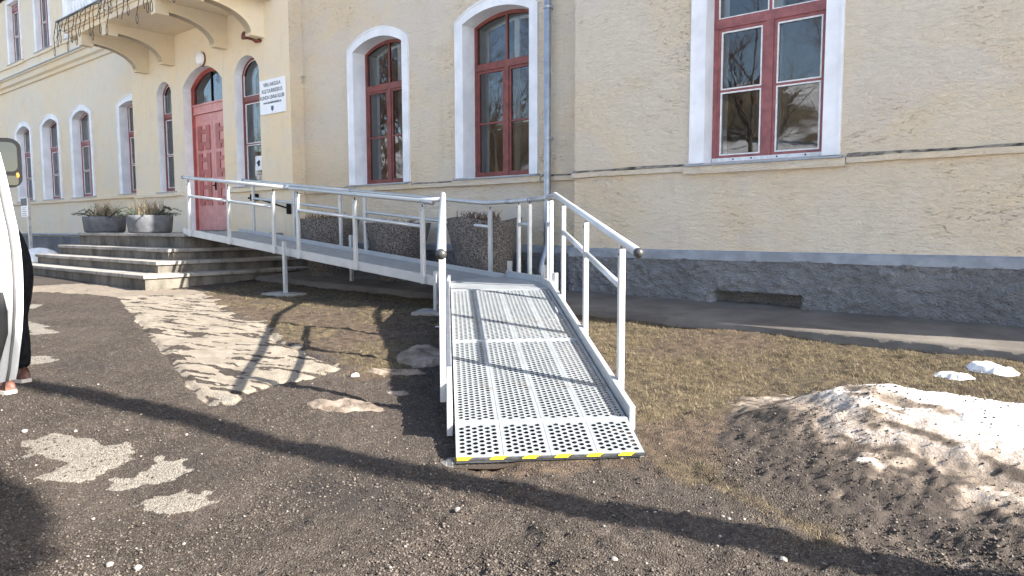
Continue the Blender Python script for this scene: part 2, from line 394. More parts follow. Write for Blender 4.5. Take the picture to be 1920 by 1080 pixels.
# keep the soil from poking through the foot of the ramp
fa = -(GX + 2.529) * .7071 + (GY - 3.31) * .7071; fc = (GX + 2.529) * .7071 + (GY - 3.31) * .7071
under = (np.abs(fc) < .95) & (fa > -.42) & (fa < 2.2)
lim = np.where(fa > 0, .105 + .148 * fa - .085, .012 + (.093) * np.clip((fa + .39) / .39, 0, 1) - .022)
lim = lim + .22 * sstep((np.abs(fc) - .50) / .42)
GZ = np.where(under, np.minimum(GZ, lim), GZ)
ny, nx = GX.shape
idx = np.arange(nx * ny).reshape(ny, nx)
Fq = np.stack([idx[:-1, :-1], idx[:-1, 1:], idx[1:, 1:], idx[1:, :-1]], -1).reshape(-1, 4)
t = NT('ground_surface')
a_s = t.attr('slab'); a_d = t.attr('dust'); a_n = t.attr('sand'); a_g = t.attr('grass')
vr = t.vor(120, None, 'F1', 'Color'); sep = t.n('ShaderNodeSeparateColor'); t.l(vr, sep.inputs[0])
asph = t.mix(t.ramp(t.noise(1.3, 6, .62), .33, .68), (.036, .027, .0205), (.060, .046, .036))
asph = t.mix(t.ramp(sep.outputs[0], .55, 1.0, 0, .65), asph, (.15, .13, .11))
asph = t.mix(t.ramp(t.noise(3.4, 6, .7), .52, .72, 0, .6), asph, (.092, .073, .058))
asph = t.mix(t.ramp(t.noise(26, 4, .65), .55, .75, 0, .65), asph, (.020, .0155, .0125))
asph = t.mix(t.ramp(t.noise(.8, 4, .6), .52, .70, 0, .6), asph, (.026, .0205, .017))
grs = t.mix(t.ramp(t.noise(14, 5, .65), .3, .7), (.040, .030, .020), (.125, .096, .055))
grs = t.mix(t.ramp(t.noise(2.2, 4, .6), .45, .7, 0, .7), grs, (.048, .036, .027))
so_c = t.mix(t.ramp(t.noise(11, 6, .7), .32, .68), (.040, .028, .019), (.115, .082, .056)); so_c = t.mix(t.ramp(t.noise(45, 4, .7), .58, .72, 0, .7), so_c, (.19, .145, .09))
cc = t.mix(t.ramp(t.attr('soil'), .25, .65), asph, so_c)
cc = t.mix(t.ramp(a_g, .25, .65), cc, grs)
sl = t.mix(t.ramp(t.noise(9, 5, .6), .3, .75), (.23, .195, .15), (.34, .295, .235))
cc = t.mix(t.ramp(a_s, .35, .6), cc, sl)
cc = t.mix(t.ramp(t.math('ADD', a_n, t.math('MULTIPLY', t.math('SUBTRACT', t.noise(60, 3), .5), .8)), .35, .75), cc, (.22, .185, .145))
du = t.mix(t.ramp(sep.outputs[0], .2, .9), (.17, .15, .125), (.28, .255, .215))
cc = t.mix(t.ramp(t.math('ADD', a_d, t.math('MULTIPLY', t.math('SUBTRACT', t.noise(80, 4, .7), .5), .9)), .45, .60), cc, du)
a_w = t.attr('bounce_snow'); cc = t.mix(t.ramp(t.math('ADD', a_w, t.math('MULTIPLY', t.math('SUBTRACT', t.noise(.5, 4), .5), .9)), .40, .55), cc, (.78, .77, .75))  # unseen snow cover added behind the camera to bounce sun onto the facade
t.color(cc).set(t.ramp(t.noise(.8, 4, .6), .52, .70, .95, .6), 0, .3)
t.bump(t.math('ADD', t.math('MULTIPLY', t.vor(120), -.8), t.noise(70, 4, .7)), 1.0, .012)
ground = link('ground', arr_mesh('ground', np.stack([GX, GY, GZ], -1).reshape(-1, 3), Fq, t.m, True,
    {'slab': slab.ravel(), 'dust': dust.ravel(), 'sand': sand.ravel(), 'grass': gr.ravel(), 'soil': soil.ravel(), 'bounce_snow': (.85 * sstep((-2.2 - GY) / 1.5) * (np.abs(GX) < 90) * (GY > -70)).ravel()}))
tag(ground, 'brown gravelly yard with dry grass and pale dusty patches', kind='structure')
def ground_z(x, y):
    i = np.clip(np.searchsorted(gxs, x) - 1, 0, nx - 2); j = np.clip(np.searchsorted(gys, y) - 1, 0, ny - 2)
    fx = (x - gxs[i]) / (gxs[i + 1] - gxs[i]); fy = (y - gys[j]) / (gys[j + 1] - gys[j])
    return (GZ[j, i] * (1 - fx) + GZ[j, i + 1] * fx) * (1 - fy) + (GZ[j + 1, i] * (1 - fx) + GZ[j + 1, i + 1] * fx) * fy
def gval(A, x, y):
    i = np.clip(np.searchsorted(gxs, x), 0, nx - 1); j = np.clip(np.searchsorted(gys, y), 0, ny - 1); return A[j, i]

# pathway along the wall, a thin slab with a broken edge
px_ = np.arange(-11.7, 3.2, .06); py_ = np.array([6.86, 6.861, 7.0, 7.3, 7.6, 7.9, 8.2])
PX, PY = np.meshgrid(px_, py_)
PYe = PY + np.where(PY < 6.9, .014 * (fbm(PX * 4, PX * 0 + 3, 3, 5) - .5), 0)
PZ = gz(PX, 7.4) * 0 + gz(PX, PYe) + .07 + .012 * (fbm(PX * 3, PY * 3, 3, 9) - .5); PZ[0, :] -= .16
n2, n1 = PX.shape; ii = np.arange(n1 * n2).reshape(n2, n1)
t = NT('path_asphalt')
c = t.mix(t.ramp(t.noise(2, 6, .6), .3, .7), (.10, .088, .076), (.165, .147, .128)); c = t.mix(t.ramp(t.noise(12, 4, .6), .55, .75, 0, .5), c, (.10, .09, .082))
t.color(c).set(.9, 0, .25); t.bump(t.noise(60, 4, .65), .7, .008)
pw = link('pathway', arr_mesh('pathway', np.stack([PX, PYe, PZ], -1).reshape(-1, 3), np.stack([ii[:-1, :-1], ii[:-1, 1:], ii[1:, 1:], ii[1:, :-1]], -1).reshape(-1, 4), t.m))
tag(pw, 'narrow grey path running along the foot of the wall', kind='structure')

# ---------------------------------------------------------------- building
YR, YM, YE, YL = 8.15, 8.45, 8.15, 8.45
bld = empty('building', (-8, 8.45, .3))
tag(bld, 'long cream plastered public building with arched red framed windows', 'building')
def arc(x0, x1, zs, za, n=14):                        # segmental arch from (x0,zs) to (x1,zs) with apex za
    w = (x1 - x0) / 2; h_ = za - zs; r = (w * w + h_ * h_) / (2 * h_); cx = (x0 + x1) / 2; cz = za - r; a = math.asin(min(1, w / r))
    return [(cx + r * math.sin(-a + 2 * a * i / n), cz + r * math.cos(-a + 2 * a * i / n)) for i in range(n + 1)]
def arch_z(ar, x):
    for (xa, za), (xb, zb) in zip(ar[:-1], ar[1:]):
        if xa - 1e-6 <= x <= xb + 1e-6: return za + (zb - za) * ((x - xa) / (xb - xa) if xb > xa else 0)
    return ar[-1][1]
def wall(name, Y, x0, x1, z0, z1, openings, mat):
    mb = MB(); xs = {x0, x1}
    for (a, b, zs_, ar, zb) in openings: xs |= {p[0] for p in ar} | {a, b}
    xs = sorted(xs)
    for xa, xb in zip(xs[:-1], xs[1:]):
        xm = (xa + xb) / 2; stack = [(a, b, zs_, ar, zb) for (a, b, zs_, ar, zb) in openings if a < xm < b]
        stack.sort(key=lambda o: o[4]); cur = (z0, z0)
        for (a, b, zs_, ar, zb) in stack:
            mb.add([(xa, Y, cur[0]), (xb, Y, cur[1]), (xb, Y, zb), (xa, Y, zb)], [(0, 1, 2, 3)]); cur = (arch_z(ar, xa), arch_z(ar, xb))
        mb.add([(xa, Y, cur[0]), (xb, Y, cur[1]), (xb, Y, z1), (xa, Y, z1)], [(0, 1, 2, 3)])
    return mb.build(name, mat, bld)
OPEN = {'R': [], 'M': [], 'E': [], 'L': []}
def rect_top(x0, x1, z): return [(x0, z), (x1, z)]
def window(sec, Y, x0, x1, zb, zs, za, band, depth, red, ztr=None, zmu=None, bead=True, curtain=False, mull=True, arched=True, fr_w=.055):
    """x0..x1 / za are the OUTER edges of the white surround (band may be 0); the opening lies inside it"""
    w = empty('window', (x0, Y, zb)); w.parent = bld; w.matrix_parent_inverse = bld.matrix_basis.inverted()
    par = w
    N = 14
    ix0, ix1 = x0 + band, x1 - band; izs, iza = zs - band * .35, za - band
    if arched: inn = arc(ix0, ix1, izs, iza, N)
    else: inn = [(ix0 + (ix1 - ix0) * i / N, iza) for i in range(N + 1)]
    full_in = [(ix0, zb)] + inn + [(ix1, zb)]
    OPEN[sec].append((ix0, ix1, izs, inn, zb))
    P = lambda o: (setattr(o, 'parent', w), setattr(o, 'matrix_parent_inverse', (bld.matrix_basis @ bld.matrix_basis.inverted() @ w.matrix_basis).inverted()))
    def put(mb, name, mat, smooth=False):
        o = mb.build(name, mat, None, smooth); o.parent = w; o.matrix_parent_inverse = w.matrix_basis.inverted(); return o
    yo = Y - .025 if band else Y
    mb = MB()
    if band:
        out = arc(x0, x1, zs, za, N) if arched else [(x0 + (x1 - x0) * i / N, za) for i in range(N + 1)]
        full_out = [(x0, zb)] + out + [(x1, zb)]
        mb.strip(full_in, full_out, yo); mb.strip(full_out, full_out, yo, Y + .01)
        # thin raised outer moulding
        k = [(x0 + .03, zb)] + (arc(x0 + .03, x1 - .03, zs, za - .03, N) if arched else [(x0 + .03 + (x1 - x0 - .06) * i / N, za - .03) for i in range(N + 1)]) + [(x1 - .03, zb)]
        mb.strip(k, full_out, yo - .012); mb.strip(full_out, full_out, yo - .012, yo + .002); mb.strip(k, k, yo, yo - .012)
    mb.strip(full_in, full_in, Y + depth + .08, yo)
    put(mb, 'surround' if band else 'reveal', M['white'])
    # frame
    yf = Y + depth
    def inset(d):
        if arched: return [(ix0 + d, zb + .0)] + arc(ix0 + d, ix1 - d, izs - d * .3, iza - d, N) + [(ix1 - d, zb + .0)]
        return [(ix0 + d, zb)] + [(ix0 + d + (ix1 - ix0 - 2 * d) * i / N, iza - d) for i in range(N + 1)] + [(ix1 - d, zb)]
    a, b = inset(0), inset(fr_w); mb = MB()
    mb.strip(b, a, yf); mb.strip(b, b, yf + .07, yf)
    mb.box(ix0, ix1, yf - .002, yf + .068, zb, zb + fr_w)
    cx = (ix0 + ix1) / 2
    if ztr: mb.box(ix0 + fr_w * .5, ix1 - fr_w * .5, yf - .012, yf + .06, ztr - .055, ztr + .055)
    if mull and ztr: mb.box(cx - .045, cx + .045, yf - .008, yf + .058, zb + fr_w * .8, ztr - .05)
    put(mb, 'frame', red)
    ztop_low = ztr - .055 if ztr else iza - fr_w
    cols = ((ix0 + fr_w, cx - .045), (cx + .045, ix1 - fr_w)) if mull else ((ix0 + fr_w, ix1 - fr_w),)
    rows = [(zb + fr_w, ztop_low)] if not zmu else [(zb + fr_w, zmu - .014), (zmu + .014, ztop_low)]
    for (ca, cb) in cols:
        mb = MB(); s_ = .042                               # casement sash
        for (qa, qb, qc, qd) in ((ca, ca + s_, zb + fr_w, ztop_low), (cb - s_, cb, zb + fr_w, ztop_low)): mb.box(qa, qb, yf + .008, yf + .05, qc, qd)
        mb.box(ca + s_, cb - s_, yf + .0081, yf + .0501, zb + fr_w, zb + fr_w + s_); mb.box(ca + s_, cb - s_, yf + .0081, yf + .0501, ztop_low - s_, ztop_low)
        if zmu: mb.box(ca + s_, cb - s_, yf + .01, yf + .048, zmu - .014, zmu + .014)
        put(mb, 'sash', red)
        rr = [(zb + fr_w + s_, (zmu - .014) if zmu else ztop_low - s_)] + ([(zmu + .014, ztop_low - s_)] if zmu else [])
        for (za_, zb_) in rr:
            g = MB(); xa, xb = ca + s_, cb - s_; g.add([(xa, yf + .03, za_), (xb, yf + .03, za_), (xb, yf + .03, zb_), (xa, yf + .03, zb_)], [(0, 1, 2, 3)]); put(g, 'pane', M['glass'])
            if bead:
                q = MB(); e = .016
                q.box(xa, xa + e, yf + .004, yf + .026, za_, zb_); q.box(xb - e, xb, yf + .004, yf + .026, za_, zb_)
                q.box(xa + e, xb - e, yf + .0045, yf + .0255, za_, za_ + e); q.box(xa + e, xb - e, yf + .0045, yf + .0255, zb_ - e, zb_); put(q, 'glazing_bead', M['bead'])
    if ztr:                                               # arched upper light
        z0 = ztr + .055; ins = inset(fr_w)[1:-1]
        if mull: mbm = MB(); mbm.box(cx - .018, cx + .018, yf + .006, yf + .05, z0, arch_z(ins, cx)); put(mbm, 'muntin', red)
        for (ca, cb) in (((ix0 + fr_w, cx - .018), (cx + .018, ix1 - fr_w)) if mull else ((ix0 + fr_w, ix1 - fr_w),)):
            n_ = 8; top = [(ca + (cb - ca) * i / n_, arch_z(ins, min(max(ca + (cb - ca) * i / n_, ins[0][0]), ins[-1][0]))) for i in range(n_ + 1)]
            poly = [(ca, z0)] + [(cb, z0)] + top[::-1]
            g = MB(); g.add([(x, yf + .03, z) for x, z in poly], [tuple(range(len(poly)))]); put(g, 'pane', M['glass'])
            if bead:
                q = MB(); q.box(ca, cb, yf + .004, yf + .026, z0, z0 + .016); q.box(ca, ca + .016, yf + .004, yf + .0255, z0 + .016, top[0][1]); q.box(cb - .016, cb, yf + .004, yf + .0255, z0 + .016, top[-1][1])
                lowt = [(x, z - .016) for x, z in top]; q.strip(lowt, top, yf + .004); put(q, 'glazing_bead', M['bead'])
    # inner lining and the inner sash behind it
    mb = MB(); li = inset(.0); mb.strip(li, li, yf + .30, yf + .072); mb.box(ix0, ix1, yf + .072, yf + .30, zb - .03, zb + .03)
    put(mb, 'inner_lining', M['white_in'])
    mb = MB(); lo = inset(.075); mb.strip(lo, li, yf + .27)
    mb.box(cx - .05, cx + .05, yf + .262, yf + .30, zb + .03, iza - .02)
    put(mb, 'inner_sash', M['white_in'])
    if curtain:
        n_ = 40; A = [(ix0 + (ix1 - ix0) * i / n_, yf + .17 + .022 * math.sin(i * 1.55 + 1.3 * math.sin(i * .7))) for i in range(n_ + 1)]; ins = inset(.01)[1:-1]
        vs = [(x, y, zb + .03) for x, y in A] + [(x, y, arch_z(ins, min(max(x, ins[0][0]), ins[-1][0]))) for x, y in A]
        c_ = MB(); c_.add(vs, [(i, i + 1, n_ + 2 + i, n_ + 1 + i) for i in range(n_)]); put(c_, 'curtain', M['curtain'], True)
    # sill
    e0, e1 = (x0, x1) if band else (x0 - .06, x1 + .06)
    s1 = MB(); s1.prism([(Y - .09, zb - .035), (Y - .09, zb - .015), (yf, zb + .012), (yf, zb - .035)], e0 - .03, e1 + .03)
    s1.v = [(b_, a_, c_) for (a_, b_, c_) in s1.v]; put(s1, 'sill', M['sheet'])
    s2 = MB(); s2.box(e0 - .06, e1 + .06, Y - .065, Y + .02, zb - .125, zb - .037); put(s2, 'sill_stone', M['plaster_r'] if sec in 'RM' else M['plaster_e'])
    return w
# right block
wr = window('R', YR, -3.965, -2.24, 2.01, 4.42, 4.72, .185, .20, M['red_r'], 3.66, 2.87, True)
# middle wall
window('M', YM, -10.97, -9.31, 2.04, 4.50, 4.78, .165, .26, M['red_m'], 3.80, 2.91, False)
window('M', YM, -8.20, -6.52, 2.04, 4.50, 4.76, .165, .26, M['red_m'], 3.80, 2.91, False)
# left wall
for k, (a, b) in enumerate(((-29.80, -28.15), (-27.25, -25.55), (-24.65, -22.95), (-21.2, -19.55))):
    window('L', YL, a, b, 2.20, 4.62, 4.92 if k < 3 else 4.82, .17, .20, M['red_r'], 3.84, 3.0, True, True)
# entrance bay
window('E', YE, -18.12, -17.36, 2.14, 4.52, 4.76, 0, .15, M['red_m'], 3.98, 3.03, True, True, False)
w6 = window('E', YE, -14.47, -13.50, 2.14, 4.50, 4.82, 0, .18, M['red_m'], 3.98, 3.03, True, False, False)
for a, b in ((-30.0, -28.55), (-27.25, -25.85), (-24.65, -23.25)):
    window('L', YL, a, b, 6.96, 8.95, 9.1, .12, .14, M['red_r'], 8.80, 7.9, True, True, True, False)
# the white bottom board under the right window
mb = MB(); mb.box(-3.77, -2.43, YR + .186, YR + .205, 2.03, 2.075)
for x in (-3.5, -3.28, -2.98, -2.66): mb.cur = 1; mb.tube([(x, YR + .187, 2.055), (x, YR + .180, 2.055)], .010, 6)
o = mb.build('bottom_board', [M['bead'], M['black']]); o.parent = wr; o.matrix_parent_inverse = wr.matrix_basis.inverted()

# door opening
DX0, DX1, DZ0, DZS, DZA, DD = -16.78, -14.98, 1.16, 4.50, 4.87, .22
dar = arc(DX0, DX1, DZS, DZA); OPEN['E'].append((DX0, DX1, DZS, dar, DZ0))
door = empty('door', (DX0, YE, DZ0)); door.parent = bld; door.matrix_parent_inverse = bld.matrix_basis.inverted()
def dput(mb, name, mat, bev=0):
    o = mb.build(name, mat, None, False, bev); o.parent = door; o.matrix_parent_inverse = door.matrix_basis.inverted(); return o
full = [(DX0, DZ0)] + dar + [(DX1, DZ0)]
mb = MB(); mb.strip(full, full, YE + DD + .05, YE); dput(mb, 'reveal', M['white'])
yf = YE + DD
def dins(d): return [(DX0 + d, DZ0)] + arc(DX0 + d, DX1 - d, DZS - d * .3, DZA - d) + [(DX1 - d, DZ0)]
mb = MB(); a, b = dins(0), dins(.075); mb.strip(b, a, yf); mb.strip(b, b, yf + .08, yf); c2 = dins(.045); mb.strip(c2, a, yf - .025); mb.strip(c2, c2, yf, yf - .025)
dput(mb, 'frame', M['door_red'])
mb = MB(); mb.box(DX0 + .07, DX1 - .07, yf - .01, yf + .07, 3.90, 4.10); mb.box(DX0 + .07, DX1 - .07, yf - .035, yf - .011, 4.075, 4.115); mb.box(DX0 + .07, DX1 - .07, yf - .03, yf - .0105, 3.885, 3.92); dput(mb, 'transom', M['door_pink'])
dcx = (DX0 + DX1) / 2; ins = dins(.075)[1:-1]
mb = MB(); mb.box(dcx - .015, dcx + .015, yf + .01, yf + .05, 4.115, arch_z(ins, dcx)); dput(mb, 'muntin', M['black'])
for (ca, cb) in ((DX0 + .075, dcx - .015), (dcx + .015, DX1 - .075)):
    top = [(ca + (cb - ca) * i / 8, arch_z(ins, ca + (cb - ca) * i / 8)) for i in range(9)]; poly = [(ca, 4.115), (cb, 4.115)] + top[::-1]
    g = MB(); g.add([(x, yf + .035, z) for x, z in poly], [tuple(range(len(poly)))]); dput(g, 'pane', M['glass'])
for k, (ca, cb) in enumerate(((DX0 + .078, dcx - .004), (dcx + .004, DX1 - .078))):
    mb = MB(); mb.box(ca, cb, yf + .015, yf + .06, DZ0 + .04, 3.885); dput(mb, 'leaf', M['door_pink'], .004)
    W_ = cb - ca
    for z0 in (1.78, 2.42, 3.06):                       # raised castellated motifs
        q = MB(); xa = ca + .13; u_ = (W_ - .26) / 5; hh = .56 / 6
        cells = [(0, 0, 2, 1), (3, 0, 5, 1), (0, 1, 5, 2), (0, 2, 1.4, 4), (3.6, 2, 5, 4), (0, 4, 5, 5), (0, 5, 1.6, 6), (3.4, 5, 5, 6)]
        for (i0, j0, i1, j1) in cells: q.box(xa + u_ * i0 + .0005 * j0, xa + u_ * i1 - .0005 * j0, yf - .006, yf + .0155, z0 + hh * j0 + .0006, z0 + hh * j1 - .0006)
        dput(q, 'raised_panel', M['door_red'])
mb = MB(); mb.box(dcx + .03, dcx + .07, yf - .01, yf + .014, 2.12, 2.30); mb.tube([(dcx + .05, yf - .01, 2.22), (dcx + .05, yf - .06, 2.22), (dcx + .14, yf - .065, 2.22)], .012, 8); dput(mb, 'handle', M['black'])
mb = MB(); mb.box(DX0 - .02, DX1 + .02, YE - .06, YE + DD + .02, DZ0 - .06, DZ0 + .035); dput(mb, 'threshold', M['concrete'])

wall('wall', YR, -5.67, 3.2, .86, 6.5, OPEN['R'], M['plaster_r'])
wall('wall', YM, -12.45, -5.55, .86, 9.6, OPEN['M'], M['plaster_m'])
wall('wall', YE, -19.5, -12.4, .2, 9.6, OPEN['E'], M['plaster_e'])
wall('wall', YL, -44, -19.45, .2, 9.6, OPEN['L'], M['plaster_l'])
mb = MB(); mb.add([(-12.4, YE, .2), (-12.4, YM + .05, .2), (-12.4, YM + .05, 9.6), (-12.4, YE, 9.6)], [(0, 1, 2, 3)]); mb.build('wall_return', M['plaster_m'], bld)
mb = MB(); mb.add([(-19.5, YE, .2), (-19.5, YM + .05, .2), (-19.5, YM + .05, 9.6), (-19.5, YE, 9.6)], [(0, 1, 2, 3)])
mb.add([(-5.67, YR, .2), (-5.67, YM + .05, .2), (-5.67, YM + .05, 6.5), (-5.67, YR, 6.5)], [(0, 1, 2, 3)])
mb.add([(3.2, YR, .0), (3.2, 17, .0), (3.2, 17, 6.5), (3.2, YR, 6.5)], [(0, 1, 2, 3)])
mb.add([(-5.56, YM, 6.4), (-5.56, 17, 6.4), (-5.56, 17, 9.6), (-5.56, YM, 9.6)], [(0, 1, 2, 3)])
mb.add([(-44, YL, 0), (-44, 17, 0), (-44, 17, 9.6), (-44, YL, 9.6)], [(0, 1, 2, 3)]); mb.build('end_wall', M['plaster_r'], bld)
mb = MB(); mb.box(-43.9, 3.1, 10.3, 17, .1, 6.4); mb.build('inner_wall', M['room_wall'], bld)
mb = MB(); mb.box(-43.9, 2.6, 8.6, 10.29, .9, 1.05); mb.box(-43.9, 2.6, 8.6, 10.29, 5.45, 5.6); mb.build('inner_floor', M['room_wall'], bld)
mb = MB(); mb.box(-44.3, -5.4, 7.85, 17.3, 9.61, 9.9); mb.box(-5.4, 3.3, 7.97, 17.3, 6.51, 6.7); mb.box(-44.3, -5.7, 8.45, 10.25, 9.2, 9.6); mb.build('roof', M['roof'], bld)

# string course at sill height
def course(Y, x0, x1, z0, z1, gaps, mat, proud=.05):
    xs = [x0] + [v_ for g in gaps for v_ in g] + [x1]
    for a, b in zip(xs[0::2], xs[1::2]):
        n_ = max(2, int((b - a) / .12)); X_ = np.linspace(a, b, n_ + 1); w_ = .008 * (fbm(X_ * 3, X_ * 0 + Y, 3, 4) - .5) * 2; c_ = .012 * (vnoise(X_ * 9, X_ * 0, 14) - .5)
        v_ = []
        for x, dw, dc in zip(X_, w_, c_): v_ += [(x, Y + .01, z1 + .02), (x, Y - proud + dc, z1 + dw), (x, Y - proud + dc, z0 + dw), (x, Y + .01, z0 - .01)]
        f_ = [(4 * i + j, 4 * i + j + 1, 4 * i + 5 + j, 4 * i + 4 + j) for i in range(n_) for j in range(3)]
        f_ += [(0, 1, 2, 3), tuple(4 * n_ + k for k in (3, 2, 1, 0))]
        m_ = MB(); m_.add(v_, f_); so_ = m_.build('string_course', mat, bld)
        if Y in (YR, YM) and mat in (M['plaster_r'], M['plaster_m']):
            q_ = []; hh_ = -.006 + .035 * fbm(X_ * 2.5, X_ * 0 + 9, 4, 15)
            for x, dw, dc, h_ in zip(X_, w_, c_, hh_): q_ += [(x, Y - .003, z1 + .02 + h_ * .8), (x, Y - .006, z1 + .022), (x, Y - proud + dc - .002, z1 + dw + .003), (x, Y - proud + dc - .003, z1 + dw - h_ * .35)]
            m_ = MB(); m_.add(q_, [(4 * i + j, 4 * i + j + 1, 4 * i + 5 + j, 4 * i + 4 + j) for i in range(n_) for j in range(3)]); m_.build('lichen', M['lichen'], so_)
course(YR, -5.69, 3.2, 1.92, 1.985, [(-4.03, -2.17)], M['plaster_r'], .045)
course(YM, -12.38, -5.6, 1.92, 1.985, [(-11.04, -9.24), (-8.27, -6.45)], M['plaster_m'])
course(YE, -19.52, -12.38, 2.02, 2.09, [(-18.25, -17.23), (-16.9, -14.86), (-14.6, -13.37)], M['plaster_e'], .055)
course(YL, -44, -19.5, 2.08, 2.15, [(-29.87, -28.08), (-27.32, -25.48), (-24.72, -22.88), (-21.27, -19.52)], M['plaster_l'], .06)
# cornice over the ground floor of the left wall
mb = MB(); prof = [(0, 6.05), (.07, 6.07), (.09, 6.16), (.17, 6.20), (.20, 6.34), (.26, 6.36), (.26, 6.40), (0, 6.42)]
v_ = [(x, YL + .01 - d, z) for x in (-44, -19.52) for d, z in prof]; mb.add(v_, [(i, i + 1, 8 + i + 1, 8 + i) for i in range(7)] + [tuple(range(8))[::-1], tuple(range(8, 16))]); mb.build('cornice', M['plaster_l'], bld)
mb = MB(); mb.add([(-44, YL - .28, 6.40), (-19.52, YL - .28, 6.40), (-19.52, YL + .01, 6.50), (-44, YL + .01, 6.50), (-44, YL - .28, 6.425), (-19.52, YL - .28, 6.425), (-19.52, YL + .01, 6.53), (-44, YL + .01, 6.53)],
    [(0, 1, 2, 3), (4, 7, 6, 5), (0, 4, 5, 1), (1, 5, 6, 2), (3, 2, 6, 7), (0, 3, 7, 4)]); mb.build('cornice_flashing', M['sheet'], bld)
mb = MB(); mb.box(-44, -19.6, YL - .05, YL + .02, 6.86, 6.90); mb.build('upper_string_course', M['plaster_l'], bld)

# plinth: thrown stucco in real relief, with a smooth band on top
def plinth(Y, x0, x1, zt, hole=None, band=.085, z0=-.15, step=.022):
    xs_ = np.arange(x0, x1 + step / 2, step); zs_ = np.arange(z0, zt - band + .001, step); X_, Z_ = np.meshgrid(xs_, zs_)
    wv = .02 * (fbm(X_ * 2.3, X_ * 0, 3, 77) - .5)
    Zw = np.where(Z_ >= zs_[-1] - 1e-6, Z_ + wv, Z_)
    dsp = .055 * np.abs(fbm(X_ * 9 - Z_ * 8, Z_ * 17 + X_ * 5, 4, 41) - .5) * 2 + .04 * fbm(X_ * 26, Z_ * 34, 3, 43) + .02 * (1 - (Z_ - z0) / (zt - z0))
    Y_ = Y - .02 - dsp
    if hole:
        hx0, hx1, hz0, hz1 = hole; ins_ = (X_ > hx0) & (X_ < hx1) & (Z_ > hz0) & (Z_ < hz1); Y_ = np.where(ins_, Y + .20 + .01 * fbm(X_ * 9, Z_ * 9, 2, 3), Y_)
    n2, n1 = X_.shape; ii = np.arange(n1 * n2).reshape(n2, n1)
    me = arr_mesh('plinth', np.stack([X_, Y_, Zw], -1).reshape(-1, 3), np.stack([ii[:-1, :-1], ii[:-1, 1:], ii[1:, 1:], ii[1:, :-1]], -1).reshape(-1, 4), M['plinth'])
    o = link('plinth', me, bld)
    X1 = xs_; w1 = .010 * (fbm(X1 * 2.1, X1 * 0 + 5, 3, 78) - .5); w0 = .02 * (fbm(X1 * 2.3, X1 * 0, 3, 77) - .5)
    v_ = []
    for x, a, b in zip(X1, w1, w0): v_ += [(x, Y + .01, zt + .02 + a), (x, Y - .05, zt - .01 + a), (x, Y - .062, zt - band - .015 + b), (x, Y + .01, zt - band - .03 + b)]
    m_ = MB(); m_.add(v_, [(4 * i + j, 4 * i + j + 1, 4 * i + 5 + j, 4 * i + 4 + j) for i in range(len(X1) - 1) for j in range(3)]); m_.build('plinth_band', M['plinth_band'], bld)
plinth(YR, -5.72, 3.22, .95, (-3.59, -2.59, .285, .485))
plinth(YM, -12.38, -5.6, .97, None, .085, 0, .03)
plinth(YL, -44, -19.5, 1.07, None, .02, .1, .06)

# balcony
bal = empty('balcony', (-16, YE, 5.0)); bal.parent = bld; bal.matrix_parent_inverse = bld.matrix_basis.inverted()
def bput(mb, name, mat, smooth=False, bev=0):
    o = mb.build(name, mat, None, smooth, bev); o.parent = bal; o.matrix_parent_inverse = bal.matrix_basis.inverted(); return o
for xb in (-18.46, -17.10, -14.67, -13.25):
    n_ = 18; prof = []
    for i in range(n_ + 1):                              # concave underside, wall end low, tip high
        a = math.pi / 2 * i / n_; prof.append((.30 + .94 * (1 - math.cos(a)), 5.10 + .44 * math.sin(a)))
    poly = [(0, 5.06), (.30, 5.06), (.30, 5.10)] + prof[1:] + [(1.24, 5.48), (1.50, 5.48), (1.50, 5.80), (0, 5.80)]
    m_ = MB(); nP = len(poly)
    v_ = [(xb - .20, YE - d, z) for d, z in poly] + [(xb, YE - d, z) for d, z in poly]
    m_.add(v_, [(i, (i + 1) % nP, nP + (i + 1) % nP, nP + i) for i in range(nP)])
    top0 = len(m_.v)
    # side faces as a fan of quads between the underside and the top
    for sx in (xb - .20, xb):
        q = [(d, z) for d, z in poly[1:-2]]; vs = [(sx, YE - d, z) for d, z in q] + [(sx, YE - d, 5.80) for d, z in q]; k_ = len(q)
        m_.add(vs, [(i, i + 1, k_ + i + 1, k_ + i) for i in range(k_ - 1)])
        m_.add([(sx, YE, 5.06), (sx, YE - .30, 5.06), (sx, YE - .30, 5.80), (sx, YE, 5.80)], [(0, 1, 2, 3)])
    # raised rib following the arch on the right face
    rib = [(xb + .018, YE - d, z) for d, z in prof]; rb2 = [(xb + .018, YE - d - .0, z + .055) for d, z in prof]
    m_.add([(x, y, z) for x, y, z in rib] + rb2, [(i, i + 1, n_ + 1 + i + 1, n_ + 1 + i) for i in range(n_)])
    m_.add(rib + [(xb - .2, y, z) for x, y, z in rib], [(i, i + 1, n_ + 1 + i + 1, n_ + 1 + i) for i in range(n_)])
    m_.add(rb2 + [(xb - .001, y, z) for x, y, z in rb2], [(i, i + 1, n_ + 1 + i + 1, n_ + 1 + i) for i in range(n_)])
    bput(m_, 'bracket', M['plaster_e'])
mb = MB(); mb.box(-19.25, -12.9, YE - 1.52, YE + .02, 5.74, 5.86); bput(mb, 'slab', M['plaster_e'])
for (d0, z0, z1) in ((1.56, 5.78, 5.90), (1.60, 5.90, 6.02), (1.66, 6.02, 6.10)):
    mb = MB(); k = d0 - 1.52; mb.box(-19.25 - k, -12.9 + k, YE - d0, YE + .01, z0 + (.081 if z0 < 5.8 else .0005), z1); bput(mb, 'fascia', M['plaster_e'])
